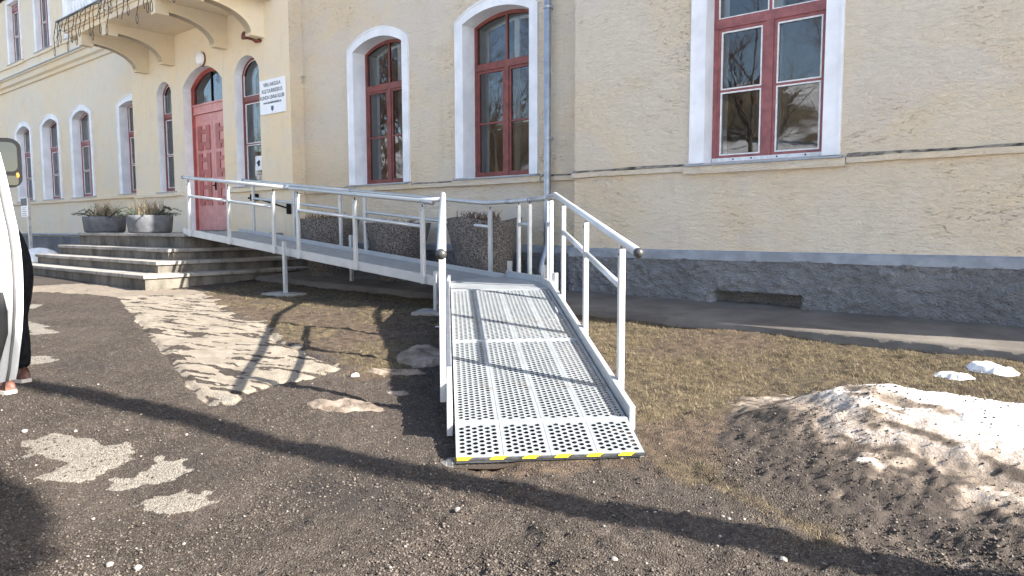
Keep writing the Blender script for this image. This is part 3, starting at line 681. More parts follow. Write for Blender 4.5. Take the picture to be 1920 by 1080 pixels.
mb = MB(); mb.box(-19.3, -12.85, YE - 1.72, YE - 1.4, 6.102, 6.118); mb.box(-19.42, -19.2, YE - 1.72, YE, 6.101, 6.117); bput(mb, 'edge_flashing', M['sheet'])
bm_ = MB(); prof = [(.05, 0), (.05, .04), (.03, .06), (.028, .12), (.052, .24), (.058, .32), (.035, .46), (.026, .58), (.034, .66), (.03, .70), (.05, .72), (.05, .76)]
bm_.lathe((0, 0, 0), prof, 12); bme = bm_.build('baluster', M['white'], None, True); bme.parent = bal
spots = [(-19.1 + .19 * i, YE - 1.45) for i in range(33) if i % 8 not in (7,)] + [(-19.15, YE - 1.25 + .19 * i) for i in range(7)]
for k, (x, y) in enumerate(spots):
    o = bme if k == 0 else bme.copy()
    if k: col.objects.link(o)
    o.parent = bal; o.matrix_parent_inverse = bal.matrix_basis.inverted(); o.matrix_basis = Matrix.Translation((x, y, 6.12))
mb = MB(); mb.box(-19.3, -12.85, YE - 1.56, YE - 1.34, 6.88, 6.98); mb.box(-19.26, -19.04, YE - 1.34, YE, 6.881, 6.979)
for x in (-19.15, -17.63, -16.11, -14.59, -13.0): mb.box(x - .13, x + .13, YE - 1.58, YE - 1.32, 6.12, 7.02)
bput(mb, 'balustrade_rail', M['white'])
# downpipe
dp = MB(); PXd, PYd = -6.27, YM - .12
dp.tube([(PXd, PYd, 9.3), (PXd, PYd, 1.08), (PXd - .0, PYd - .01, .98), (PXd + .02, PYd - .08, .86), (PXd + .04, PYd - .17, .74), (PXd + .05, PYd - .20, .64), (PXd + .05, PYd - .20, .42)], .052, 14)
dpo = dp.build('downpipe', M['zinc'], bld, True)
for z in (4.35, 2.52, 1.15):
    m_ = MB(); m_.tube([(PXd, PYd, z - .018), (PXd, PYd, z + .018)], .062, 14); m_.box(PXd - .012, PXd + .012, PYd + .05, YM + .01, z - .01, z + .01); m_.box(PXd + .055, PXd + .085, PYd - .012, PYd + .012, z - .012, z + .012); m_.build('pipe_clamp', M['zinc'], dpo, False)

# ---------------------------------------------------------------- entrance steps
st = empty('entrance_steps', (-15, 6.5, .2)); tag(st, 'weathered concrete entrance steps rising to the pink double door', 'steps')
tops = (.496, .690, .885, 1.15); fy = (4.96, 5.34, 5.73, 6.10); rx = (-11.76, -12.15, -12.60, -12.78); lx = (-18.35, -18.05, -17.85, -17.75)
prev = -.1
for zt, y0, x1, x0 in zip(tops, fy, rx, lx):
    mb = MB(); mb.box(x0 + .04, x1 - .04, y0 + .04, YM + .0 if zt < 1 else YE - .002, prev, zt - .062); mb.build('riser', M['riser'], st, False)
    n_ = 60; mb = MB(); mb.box(x0, x1, y0, YE - .003, zt - .06, zt); mb.build('tread', M['concrete'], st, False, .012)
    prev = zt - .07
# ---------------------------------------------------------------- wheelchair ramp
ramp = empty('wheelchair_ramp', (-2.53, 3.31, 0)); tag(ramp, 'metal wheelchair ramp with perforated deck and tubular handrails', 'ramp')
Z3 = Vector((0, 0, 1))
C0 = Vector((-2.529, 3.31, .105)); U = Vector((-.7071, .7071, 0)); V = Vector((.7071, .7071, 0)); SL = .148
def LP(a, c, dz=0): return C0 + U * a + V * c + Z3 * (SL * min(a, 3.35) + dz)      # point on the lower run (flat past its head)
ZL = .105 + SL * 3.35                                                          # landing level
def zb_up(x): return .548 + .0925 * (-6.553 - x)                                 # underside of the upper run's beams
def UPp(x, y, dz=0): return Vector((x, y, zb_up(x) + dz))
PW, CP, RP, HR = .2575, .0370, .0405, .0158
def plank_mesh(L):
    V_ = []; F_ = []
    def q(*ps):
        n = len(V_); V_.extend(ps); F_.append(tuple(range(n, n + len(ps))))
    m = (PW - 6 * CP) / 2; e = .018; x0, x1 = e, L - e; n = int((x1 - x0) / RP); rp = (x1 - x0) / n; hw = PW / 2
    for (ya, yb) in ((-hw + .001, -hw + m), (hw - m, hw - .001)): q((0, ya, 0), (L, ya, 0), (L, yb, 0), (0, yb, 0))
    q((0, -hw + m, 0), (e, -hw + m, 0), (e, hw - m, 0), (0, hw - m, 0)); q((L - e, -hw + m, 0), (L, -hw + m, 0), (L, hw - m, 0), (L - e, hw - m, 0))
    for c in range(7):  # unseen ribs added under the plank to block slanting sun through the holes
        y = -hw + m + CP * c; q((0, y, -.0015), (L, y, -.0015), (L, y, -.03), (0, y, -.03))
    for sgn in (-1, 1):
        y = sgn * (hw - .001); q((0, y, 0), (L, y, 0), (L, y, -.035), (0, y, -.035))
    for x in (0, L): q((x, -hw + .001, 0), (x, hw - .001, 0), (x, hw - .001, -.035), (x, -hw + .001, -.035))
    for c in range(6):
        ya = -hw + m + CP * c; yb = ya + CP; yc = (ya + yb) / 2
        offs = 0 if c % 2 == 0 else rp / 2; k0 = 0; k1 = n if c % 2 == 0 else n - 1
        if c % 2: q((x0, ya, 0), (x0 + offs, ya, 0), (x0 + offs, yb, 0), (x0, yb, 0)); q((x1 - offs, ya, 0), (x1, ya, 0), (x1, yb, 0), (x1 - offs, yb, 0))
        for k in range(k0, k1):
            xa = x0 + offs + rp * k; xb = xa + rp; xc = (xa + xb) / 2
            o = [(xa, ya, 0), (xc, ya, 0), (xb, ya, 0), (xb, yc, 0), (xb, yb, 0), (xc, yb, 0), (xa, yb, 0), (xa, yc, 0)]
            ang = [225, 270, 315, 0, 45, 90, 135, 180]
            h_ = [(xc + HR * math.cos(R(a)), yc + HR * math.sin(R(a)), .0008) for a in ang]; hb = [(xc + HR * .98 * math.cos(R(a)), yc + HR * .98 * math.sin(R(a)), -.0012) for a in ang]
            b = len(V_); V_.extend(o + h_ + hb)
            for i in range(8):
                j = (i + 1) % 8; F_.append((b + i, b + j, b + 8 + j, b + 8 + i)); F_.append((b + 8 + i, b + 8 + j, b + 16 + j, b + 16 + i))
    me = bpy.data.meshes.new('deck_plank'); me.from_pydata(V_, [], F_); me.materials.append(M['deck']); me.update(); return me
PM = {}
def planks(p0, p1, right, L):
    """four planks side by side from p0 to p1 (centre line)"""
    d = (p1 - p0).normalized(); r_ = Vector(right).normalized(); nrm = d.cross(-r_) if d.cross(-r_).z > 0 else d.cross(r_)
    key = round(L, 3)
    if key not in PM: PM[key] = plank_mesh(L)
    yv = nrm.cross(d)
    for i in range(4):
        org = p0 + yv * ((i - 1.5) * PW)
        mtx = Matrix(((d.x, yv.x, nrm.x, org.x), (d.y, yv.y, nrm.y, org.y), (d.z, yv.z, nrm.z, org.z), (0, 0, 0, 1)))
        link('deck_plank', PM[key], ramp, 0, mtx)
sl3 = math.sqrt(1 + SL * SL)
def lowseg(a0, a1): planks(LP(a0, 0), LP(a1, 0), V, (a1 - a0) * sl3)
lowseg(.012, 1.555); lowseg(1.59, 3.30)
mb = MB()
for a in (-.004, 1.5725):                             # cross bars between the deck panels
    p = LP(a, 0, -.004); mb.obox(p, V, (U + Z3 * SL).normalized(), Vector((0, 0, 1)), .515, .014, .012)
mb.build('cross_bar', M['deck'], ramp)
fl0, fl1 = C0 + U * -.40 + Z3 * (-.105 + .020), C0 + U * -.022
planks(fl0 + (fl1 - fl0) * .03, fl1, V, (fl1 - fl0).length * .97)
for c_ in (-.2575, 0, .2575):  # unseen bars added to stop sunlight passing sideways through the perforated deck
    mb = MB(); mb.beam(LP(.0, c_), LP(3.3, c_), .045, -.037, -.085); mb.build('light_stop_bar', M['deck'], ramp)
for y in (ymid_ for ymid_ in (6.445, 6.7025, 6.96)):  # the same added bars under the upper run
    mb = MB(); mb.beam(UPp(-6.2, y), UPp(-12.8, y), .045, .020, -.03); mb.build('light_stop_bar', M['deck'], ramp)
# hazard tape on the lip
fd = (fl1 - fl0).normalized(); lip = fl0 + fd * .000
mb = MB(); mb.obox(lip - Z3 * .006, V, fd, fd.cross(V) if fd.cross(V).z > 0 else V.cross(fd), .515, .011, .0032); lipo = mb.build('lip', M['blackt'], ramp)
nl = V.cross(fd) if V.cross(fd).z > 0 else fd.cross(V)
for i in range(6):
    ca = -.51 + i * .1745; mb = MB(); w0 = .075 if i else .06
    P_ = lambda c_, s_: lip + V * c_ + fd * s_ + nl * .0025
    mb.add([P_(ca, -.0145), P_(ca + w0, -.0145), P_(ca + w0 + .03, .0135), P_(ca + .03 if i else ca, .0135), P_(ca, -.0145) - Z3 * .005, P_(ca + w0, -.0145) - Z3 * .005], [(0, 1, 2, 3), (0, 4, 5, 1)])
    mb.build('yellow_stripe', M['yellow'], lipo)
# side beams of the lower run (they stand proud of the deck as kerbs)
for c_ in (-.545, .545):
    mb = MB(); mb.beam(LP(-.01, c_), LP(3.30 if c_ > 0 else 4.5, c_), .036, .075, -.075) if c_ > 0 else mb.beam(LP(-.01, c_), LP(3.35, c_), .036, .075, -.075)
    mb.build('side_beam', M['alu'], ramp, False, .004)
# landing plate, a wedge turning through 45 degrees
N0 = LP(4.50, -.515); N0.z = ZL
P2 = LP(4.31, .545); P2.z = ZL; P1 = Vector((-6.12, 7.24, ZL)); HL, HR_ = LP(3.35, -.515), LP(3.35, .52)
Nn = Vector((-6.14, 6.19, ZL)); Nf = Vector((-6.14, 7.21, ZL))
rows = []
for k in range(5):
    f_ = k / 4; rows.append((HL.lerp(Nn, f_ ** .9), HR_.lerp(P2 if k < 4 else P2, min(1, f_ * 1.15))))
edgesL = [HL, HL.lerp(Nn, .28), HL.lerp(Nn, .55), Nn]; edgesR = [HR_, HR_.lerp(P2, .35), HR_.lerp(P2, .7), P2]
for i in range(3):
    a, b, c_, d_ = edgesL[i], edgesR[i], edgesR[i + 1], edgesL[i + 1]
    g_ = Vector((U.x, U.y, 0)) * .006; mb = MB(); vs = [a + g_, b + g_, c_ - g_, d_ - g_]
    mb.add([v_ for v_ in vs] + [v_ - Z3 * .03 for v_ in vs], [(0, 1, 2, 3), (4, 7, 6, 5), (0, 4, 5, 1), (1, 5, 6, 2), (2, 6, 7, 3), (3, 7, 4, 0)]); mb.build('landing_plate', M['deck'], ramp)
mb = MB(); vs = [Nn + Vector((.004, .0, 0)), P2 + Vector((-.004, .004, 0)), P1 + Vector((.004, -.03, 0)), Nf + Vector((.006, 0, 0))]; mb.add(vs + [v_ - Z3 * .03 for v_ in vs], [(0, 1, 2, 3), (4, 7, 6, 5), (0, 4, 5, 1), (1, 5, 6, 2), (2, 6, 7, 3), (3, 7, 4, 0)]); mb.build('landing_plate', M['deck'], ramp)
def kerb(p, q): mb = MB(); mb.beam(p, q, .034, .075, -.10); mb.build('kerb', M['alu'], ramp, False, .004)
kerb(Vector((*LP(3.31, .545)[:2], ZL)), P2 + V * .0); kerb(P2 + Vector((-.02, .012, 0)), P1 + Vector((.0, .0, 0))); kerb(Vector((*LP(3.36, -.545)[:2], ZL)), Vector((-6.13, 6.165, ZL)))
# upper run
UE = -12.84
for y in (6.165, 7.24):
    mb = MB(); mb.beam(UPp(-6.14, y), UPp(UE, y), .045, .118, 0); mb.build('side_beam', M['alu'], ramp, False, .004)
ymid = (6.165 + 7.24) / 2
def upd(x): return Vector((x, ymid, zb_up(x) + .058))
segs = [(-6.16, -7.80), (-7.82, -9.50), (-9.54, -11.16), (-11.18, UE + .02)]
for a, b in segs: planks(upd(a), upd(b), Vector((0, 1, 0)), (upd(b) - upd(a)).length)
# legs and their pads
def leg(x, y, zt, pad=True, s=.026):
    z0 = float(ground_z(x, y)) + (.03 if pad else .06); mb = MB(); mb.box(x - s, x + s, y - s, y + s, z0, zt); mb.box(x - .06, x + .06, y - .06, y + .06, z0 - .012, z0 + .0005); mb.build('leg', M['alu'], ramp, False, .003)
    return z0
def bracket(x, y, z): mb = MB(); mb.box(x - .05, x + .05, y - .022, y + .022, z - .055, z + .055); mb.tube([(x + .025, y - .02, z), (x + .025, y - .034, z)], .012, 6); mb.build('leg_bracket', M['alu'], ramp, False, .003)
LEGS = [(-9.57, 6.11, 1.045), (-6.29, 6.10, .715)]
for x, y, zt in LEGS: leg(x, y, zt)
leg(-9.5, 7.30, 1.13); leg(-6.12, 7.30, .80, False); leg(P2.x + .05, P2.y + .03, .80, False); leg(*(LP(3.45, .60)[:2]), .76, False)
leg(*(LP(3.42, -.60)[:2]), .70); leg(-12.3, 7.30, 1.2, False) if False else None
bracket(-9.52, 6.13, zb_up(-9.52) + .06)
# small diagonal brace at the landing legs
mb = MB(); a = Vector((-6.27, 6.09, .30)); b = Vector((*LP(3.42, -.60)[:2], .52)); mb.tube([a, b], .012, 6); mb.build('brace', M['alu'], ramp)
# posts
RT = .0285
def post(p, zb, zt, d, side):
    d = Vector(d).normalized(); n = Vector((-d.y, d.x, 0)); c_ = Vector((p[0], p[1], 0))
    mb = MB(); mb.obox(c_ + Z3 * ((zb + zt - .05) / 2), d, n, Z3, .027, .020, (zt - .05 - zb) / 2)
    o = mb.build('post', M['alu'], ramp, False, .003)
    mb = MB(); mb.tube([c_ + Z3 * (zt - .055), c_ + Z3 * (zt - .01)], .009, 6); mb.tube([c_ + Z3 * (zt - .085) - n * .020 * side, c_ + Z3 * (zt - .085) - n * .025 * side], .007, 6); mb.build('rail_pin', M['cap'], o)
    mb = MB(); q = c_ + d * .034 + Z3 * (zb + .05); mb.obox(q, d, n, Z3, .012, .015, .045); mb.tube([q - n * .014 * side, q - n * .022 * side], .008, 6); mb.build('post_clamp', M['alu'], o)
NX = [-12.55, -11.20, -9.87, -9.22, -7.88, -6.55]; FX = [-12.39, -11.05, -9.74, -9.10, -7.76, -6.45]
YN, YF = 6.128, 7.282
for x in NX: post((x, YN), zb_up(x), zb_up(x) + 1.0, (1, 0, 0), 1)
for x in FX: post((x, YF), zb_up(x), zb_up(x) + 1.0, (1, 0, 0), -1)
RH = .985                                             # rail centre above the deck
CO = .585
def a_for_px(px, c_):                                  # where along the lower run a post shows at this picture column
    best = min(np.linspace(-.2, 4.6, 961), key=lambda a: abs(proj_x(LP(a, c_)) - px)); return float(best)
def proj_x(P):
    v_ = P - Vector((0, 0, CAM_H)); return 960 + F_PX * v_.dot(rt) / v_.dot(fw)
AR = [a_for_px(p_, CO) for p_ in (1163, 1097.5, 1056, 1038, 1030)]
print('lower right posts at', AR)
for a in AR[:3]: post(LP(a, CO), LP(a, 0).z - .04, LP(a, 0).z + RH, U, -1)
LFT = [AR[0] + .03, AR[1], AR[2], 4.2]
for a in LFT[:3]: post(LP(a, -CO), LP(a, 0).z - .06, LP(a, 0).z + RH, U, 1)
PA = P2 + Vector((.03, .03, 0)); P1o = P1 + Vector((.02, .05, 0)); dch = (P1o - PA).normalized()
AL = [3.62, 3.82]
for a in AL: post(LP(a, CO), ZL - .06, ZL + RH, U, -1)
for f_ in (.38, .72): q = PA.lerp(P1o, f_); post(q, ZL - .06, ZL + RH, dch, -1)
# handrails
def rail(pts, name='handrail', r=RT): mb = MB(); mb.tube(pts, r, 12); return mb.build(name, M['alu'], ramp, True)
def ball(p): mb = MB(); mb.sphere(p, RT * 1.14, 14, 10); mb.build('end_cap', M['cap'], ramp, True)
def sleeve(p, q): mb = MB(); mb.tube([p, q], RT * 1.14, 12); mb.build('rail_sleeve', M['zinc'], ramp, True)
def bend(pts, r=.07, n=5):                            # round off polyline corners
    out = [pts[0]]
    for i in range(1, len(pts) - 1):
        a, b, c_ = pts[i - 1], pts[i], pts[i + 1]; u1 = (a - b).normalized(); u2 = (c_ - b).normalized(); s = b + u1 * r; e = b + u2 * r
        for k in range(n + 1):
            t_ = k / n; out.append(s * (1 - t_) ** 2 + b * 2 * t_ * (1 - t_) + e * t_ ** 2)
    out.append(pts[-1]); return out
r0 = LP(.06, CO, RH); r1 = LP(3.35, CO, RH); r2 = PA + Z3 * RH; r3 = P1o + Z3 * RH; r4 = UPp(-6.55, YF, 1.03); r5 = UPp(-12.72, YF, 1.03)
rail(bend([r0, r1, r1.lerp(r2, .55)], .06)); rail(bend([r1.lerp(r2, .55), r2, r2.lerp(r3, .35)], .06)); rail([r2.lerp(r3, .35), r3, r4, UPp(-9.42, YF, 1.03)]); rail([UPp(-9.42, YF, 1.03), r5]); ball(LP(.045, CO, RH - .002))
sleeve(r2.lerp(r3, .30), r2.lerp(r3, .40)); sleeve(r3 + Vector((.06, 0, -.0)), r3 + Vector((-.07, 0, .004))); sleeve(UPp(-9.37, YF, 1.03), UPp(-9.47, YF, 1.03))
l0 = LP(.06, -CO, RH); cN = LP(4.40, -CO); cN.z = ZL + RH; l1 = LP(3.35, -CO, RH); lc = Vector((-6.20, YN, ZL + RH)); l5 = UPp(-12.72, YN, 1.03)
rail([l0, l1, lc]); rail([lc + Vector((-.0, 0, 0)), UPp(-6.60, YN, 1.03), UPp(-9.50, YN, 1.03)]); rail([UPp(-9.50, YN, 1.03), l5]); ball(LP(.045, -CO, RH - .002))
mb = MB(); mb.sphere(lc, RT * 1.15, 12, 8); mb.build('rail_knuckle', M['alu'], ramp, True); mb = MB(); mb.sphere(r1, RT * 1.1, 12, 8); mb.build('rail_knuckle', M['alu'], ramp, True)
sleeve(UPp(-6.36, YN, 1.02), UPp(-6.52, YN, 1.03)); sleeve(UPp(-9.43, YN, 1.03), UPp(-9.55, YN, 1.03)); ball(l5 + Vector((-.005, 0, 0))); ball(r5 + Vector((-.005, 0, 0)))
MR = .0235; MD = .315
for A_, Y_ in ((NX, YN), (FX, YF)):
    for i, j in ((0, 1), (1, 2), (3, 4), (4, 5)): rail([UPp(A_[i] + .02, Y_, 1.03 - MD), UPp(A_[j] - .02, Y_, 1.03 - MD)], 'mid_rail', MR)
for c_, A_ in ((CO, AR), (-CO, LFT)):
    for i, j in ((0, 1), (1, 2)): rail([LP(A_[i] + .02, c_, RH - .30), LP(A_[j] - .02, c_, RH - .30)], 'mid_rail', MR)
rail([LP(AL[0] + .02, CO, RH - .30), LP(AL[1] - .02, CO, RH - .30)], 'mid_rail', MR)
rail([PA.lerp(P1o, .40) + Z3 * (RH - .30), PA.lerp(P1o, .70) + Z3 * (RH - .30)], 'mid_rail', MR)
# slabs under the legs
def slab_pad(x, y, sx, sy, rz, label):
    z = float(ground_z(x, y)); mb = MB(); mb.obox((0, 0, 0), (1, 0, 0), (0, 1, 0), Z3, sx, sy, .022)
    o = mb.build('paving_slab', M['concrete'], None, False, .006, Matrix.Translation((x, y, z + .008)) @ Matrix.Rotation(rz, 4, 'Z')); tag(o, label, 'slab', 'slabs under the ramp legs')
slab_pad(-9.57, 6.08, .30, .18, .15, 'thin grey slab under the front leg of the upper ramp run')
slab_pad(-9.5, 7.30, .14, .14, 0, 'small slab under the wall-side leg of the upper ramp run')
slab_pad(-6.2, 6.08, .30, .22, .5, 'thin slab under the paired legs at the ramp landing')

# ---------------------------------------------------------------- planters
def stems(mb, n, r, h0, h1, lean, seed, z0, w=.006, ctr=(0, 0)):
    rg = random.Random(seed)
    for i in range(n):
        a = rg.random() * 6.283; q = r * math.sqrt(rg.random()); x, y = ctr[0] + q * math.cos(a), ctr[1] + q * math.sin(a); h_ = rg.uniform(h0, h1); l_ = rg.uniform(0, lean); b = rg.random() * 6.283
        p0 = Vector((x, y, z0)); p1 = p0 + Vector((math.cos(b) * l_ * .4, math.sin(b) * l_ * .4, h_ * .6)); p2 = p0 + Vector((math.cos(b) * l_, math.sin(b) * l_, h_))
        mb.tube([p0, p1, p2], [w, w * .7, w * .3], 3, False)
        for k in range(2):
            s = p0.lerp(p2, rg.uniform(.4, .9)); e = s + Vector((rg.uniform(-.05, .05), rg.uniform(-.05, .05), rg.uniform(.02, .06))); mb.tube([s, e], [w * .5, w * .2], 3, False)
PLAN = [('cone planter of dark aggregate with dead stems below the first arched window', -10.72, 7.74, 1.03, 1.0),
        ('cone planter of dark aggregate standing between two others behind the ramp', -8.88, 7.76, .95, .97),
        ('cone planter of dark aggregate with broken rim beside the ramp landing', -6.98, 7.74, 1.03, 1.0)]
for k, (lab, x, y, hh, sc) in enumerate(PLAN):
    z0 = float(ground_z(x, y)) + .04; e = empty('tall_planter', (x, y, z0)); tag(e, lab, 'planter', 'tall planters behind the ramp')
    n_ = 28; rt_ = .56 * sc; rb = .34 * sc
    prof = [(rb * .8, 0), (rb, .02), (rb, .10)] + [(rb + (rt_ - rb) * i / 5, .10 + (hh - .10) * i / 5) for i in range(1, 6)] + [(rt_ - .05, hh), (rt_ - .07, hh - .10)]
    mb = MB(); mb.lathe((0, 0, 0), prof, n_)
    rg = random.Random(k)
    mb.v = [(vx, vy, vz + (.03 * math.sin(3 * math.atan2(vy, vx)) if k == 2 and vz > hh - .02 else 0)) for vx, vy, vz in mb.v]
    o = mb.build('pot', M['aggregate'], None, False); o.parent = e
    mb = MB(); mb.lathe((0, 0, 0), [(rt_ - .06, hh - .12), (rt_ - .07, hh - .06)], 20); o = mb.build('soil', M['soil'], None); o.parent = e
    mb = MB(); stems(mb, 130 if k != 1 else 80, rt_ * .62, .08, .20 if k != 1 else .14, .10, 20 + k, hh - .07, .006, (-.08, 0)); o = mb.build('dead_stems', M['twig'], None); o.parent = e
for k, (lab, x) in enumerate((('low concrete bowl planter with spruce twigs at the left edge of the platform', -19.05), ('low concrete bowl planter with spruce twigs nearer the pink door', -16.62))):
    z0 = 1.152; e = empty('low_planter', (at_y((197, 282)[k], 432, 6.6).x, 6.6, z0)); tag(e, lab, 'planter', 'low planters on the platform')
    prof = [(.37, 0), (.41, .03), (.44, .30), (.44, .36), (.39, .36), (.38, .28)]; mb = MB(); mb.lathe((0, 0, 0), prof, 26); o = mb.build('bowl', M['planter_grey'], None, True); o.parent = e
    mb = MB(); mb.lathe((0, 0, 0), [(.38, .25), (.37, .31)], 18); o = mb.build('soil', M['soil'], None); o.parent = e
    mb = MB(); rg = random.Random(60 + k)
    for i in range(26):
        a = rg.random() * 6.283; L_ = rg.uniform(.25, .5); p0 = Vector((.2 * math.cos(a), .2 * math.sin(a), .32)); up_ = rg.uniform(.02, .22); p1 = p0 + Vector((L_ * .6 * math.cos(a), L_ * .6 * math.sin(a), up_)); p2 = p0 + Vector((L_ * math.cos(a), L_ * math.sin(a), up_ * .7))
        mb.tube([p0, p1, p2], [.008, .006, .003], 3, False)
        for s in range(70):
            t_ = rg.random(); p = p0.lerp(p1, t_ * 2) if t_ < .5 else p1.lerp(p2, t_ * 2 - 1); d_ = Vector((rg.uniform(-1, 1), rg.uniform(-1, 1), rg.uniform(-.4, 1))).normalized() * .05; w_ = d_.cross(Vector((rg.random(), rg.random(), 1))).normalized() * .006
            mb.add([p - w_, p + w_, p + d_], [(0, 1, 2)])
    o = mb.build('spruce_twigs', M['spruce'], None); o.parent = e
    mb = MB(); stems(mb, 170, .30, .18, .42, .26, 80 + k, .30, .004); o = mb.build('dry_grass_tuft', M['dryplant'], None); o.parent = e

# ---------------------------------------------------------------- things on the wall
def text_mesh(name, body, size, loc, mat, parent, align='CENTER', bold=0, sx=1.0):
    cu = bpy.data.curves.new(name, 'FONT'); cu.body = body; cu.size = size; cu.align_x = align; cu.extrude = .0008; cu.offset = bold
    ob = bpy.data.objects.new(name, cu); col.objects.link(ob); dg = bpy.context.evaluated_depsgraph_get(); me = bpy.data.meshes.new_from_object(ob.evaluated_get(dg)); col.objects.unlink(ob); bpy.data.objects.remove(ob)
    me.name = name; me.materials.clear(); me.materials.append(mat)
    return link(name, me, parent, 0, Matrix.Translation(loc) @ Matrix.Rotation(R(90), 4, 'X') @ Matrix.Diagonal((sx, 1, 1, 1)))
sg = empty('name_plaque', (-12.985, YE, 3.53)); tag(sg, 'white rectangular name plaque with dark lettering right of the door', 'sign')
mb = MB(); mb.box(-13.43, -12.54, YE - .035, YE - .004, 3.53, 4.21); mb.build('plate', M['sign_white'], sg, False, .004)
for body, s, z, sx in (('VIRU-NIGULA', .105, 4.075, .95), ('KULTUURIKESKUS', .105, 3.950, .86), ('KUNDA LINNA KLUBI', .105, 3.825, .84), ('www.kundalinnaklubi.ee', .072, 3.735, .92)):
    text_mesh('lettering', body, s, (-12.985, YE - .0365, z), M['ink'], sg, 'CENTER', .0012, sx)
mb = MB(); x = -12.985; y = YE - .037; mb.add([(x - .045, y, 3.68), (x - .015, y, 3.68), (x - .015, y, 3.588), (x - .045, y, 3.612)], [(3, 2, 1, 0)]); mb.add([(x + .015, y, 3.68), (x + .045, y, 3.68), (x + .045, y, 3.612), (x + .015, y, 3.588)], [(3, 2, 1, 0)]); mb.add([(x - .012, y, 3.68), (x + .012, y, 3.68), (x + .012, y, 3.575), (x - .012, y, 3.575)], [(3, 2, 1, 0)]); mb.build('crest', M['ink_blue'], sg)
wl = empty('wall_lamp', (-15.80, YE, 5.01)); tag(wl, 'round white opal wall lamp above the entrance door', 'lamp')
mb = MB(); mb.lathe((0, 0, 0), [(.165, 0), (.165, .03), (.155, .035)], 24); mb.v = [(vx - 15.80, YE - vz, vy + 5.01) for vx, vy, vz in mb.v]; mb.build('base', M['brown'], wl)
mb = MB(); mb.sphere((-15.80, YE - .035, 5.01), .155, 24, 14, 1, .62, 1); mb.build('globe', M['lamp'], wl, True)
# brown loudspeaker horn under the right bracket
sp = at_y(463, 69, YE - .22); hs = empty('horn_siren', (sp.x, YE, sp.z)); tag(hs, 'small brown horn siren under the last balcony bracket', 'siren')
mb = MB(); mb.tube([(sp.x, YE - .30, sp.z + .01), (sp.x, YE - .20, sp.z), (sp.x, YE - .12, sp.z - .02)], [.085, .05, .03], 14); mb.build('horn', M['brown'], hs, True)
mb = MB(); mb.tube([(sp.x, YE - .14, sp.z - .015), (sp.x + .06, YE - .06, sp.z - .07), (sp.x + .16, YE - .03, sp.z - .06)], [.025, .035, .035], 8); mb.tube([(sp.x + .16, YE - .03, sp.z - .06), (sp.x + .16, YE + .005, sp.z - .06)], .02, 6); mb.build('bracket', M['brown'], hs, True)
# pale cable with a coiled end on the rough wall
cb = MB(); pts = [at_y(x, y, YM - .02) for x, y in ((561, -10), (559, 30), (560, 70), (563, 110), (564, 140))]; cb.tube(pts, .008, 6)
c_ = at_y(565, 150, YM - .03)
for k in range(3):
    cb.tube([c_ + Vector((.05 * math.cos(a) * (1 + .2 * k), -.006 * k, .085 * math.sin(a) * (1 - .1 * k))) for a in np.linspace(0, 6.283, 15)], .007, 6, False)
cb.tube([c_ + Vector((.05, 0, .06)), c_ + Vector((.14, .0, .05))], .012, 6)
tag(cb.build('wall_cable', M['cable'], None, True), 'pale cable hanging down the rough wall with coiled end', 'cable')
# black folding bar on the wall by the ramp head
wb = empty('wall_bar', (-13.2, YE, 1.9)); tag(wb, 'black folding metal bar on the wall behind the ramp rail', 'bar')
A_, B_ = at_y(476, 370, YE - .06), at_y(541, 391, YE - .06)
mb = MB(); mb.tube([A_, B_], .016, 8); mb.build('bar', M['black'], wb, True)
mb = MB(); mb.box(A_.x - .09, A_.x + .10, YE - .10, YE - .002, A_.z - .07, A_.z + .07); mb.box(A_.x - .26, A_.x - .091, YE - .05, YE - .02, A_.z - .025, A_.z + .012); mb.build('hinge_block', M['black'], wb, False, .01)
mb = MB(); mb.box(B_.x - .02, B_.x + .035, YE - .10, YE - .02, B_.z - .11, B_.z + .10); mb.build('end_plate', M['black'], wb, False, .006)
# notice behind the glass
np_ = at_y(478, 293, YE + .19); nq = at_y(492, 318, YE + .19); nt = empty('paper_notice', (np_.x, YE + .19, nq.z)); tag(nt, 'white paper notice in the narrow window right of the door', 'notice')
mb = MB(); mb.box(np_.x, np_.x + .42, YE + .1985, YE + .2005, nq.z, np_.z); mb.build('sheet', M['sign_white'], nt)
mb = MB(); mb.tube([(np_.x + .10, YE + .1975, np_.z - .13), (np_.x + .16, YE + .1975, np_.z - .20)], .03, 7); mb.tube([(np_.x + .14, YE + .1975, np_.z - .10), (np_.x + .17, YE + .1975, np_.z - .14)], .022, 7)
for k in range(2): mb.box(np_.x + .05, np_.x + .36, YE + .1965, YE + .1980, np_.z - .34 - .05 * k, np_.z - .325 - .05 * k)
mb.build('print', M['ink'], nt)
# icicle string lights along the balcony edge
sl_ = MB(); rg = random.Random(3); x = -19.40; yb = YE - 1.70; pts = []
while x < -12.75:
    pts.append((x, yb + rg.uniform(-.01, .01), 6.09 + rg.uniform(-.05, .02))); x += rg.uniform(.12, .28)
sl_.tube(pts, .008, 4)
for (x, y, z) in pts:
    L_ = rg.uniform(.22, .62); p = Vector((x, y - .01, z)); k_ = 5; q = [p + Vector((.04 * math.sin(i * 1.3 + x * 9), -.01 * i, -L_ * i / k_)) for i in range(k_ + 1)]
    sl_.tube(q, .008, 4)
    if rg.random() < .6:
        e_ = q[-1]; sl_.tube([e_ + Vector((.05 * math.sin(a), 0, -.10 + .10 * math.cos(a))) for a in np.linspace(0, 6.283, 9)], .007, 4, False)
    for i in range(1, k_): sl_.tube([q[i], q[i] + Vector((rg.choice((-1, 1)) * .05, 0, .012))], .009, 4)
tag(sl_.build('string_lights', M['wire'], None), 'dark string of icicle lights looped along the balcony edge', 'string lights')
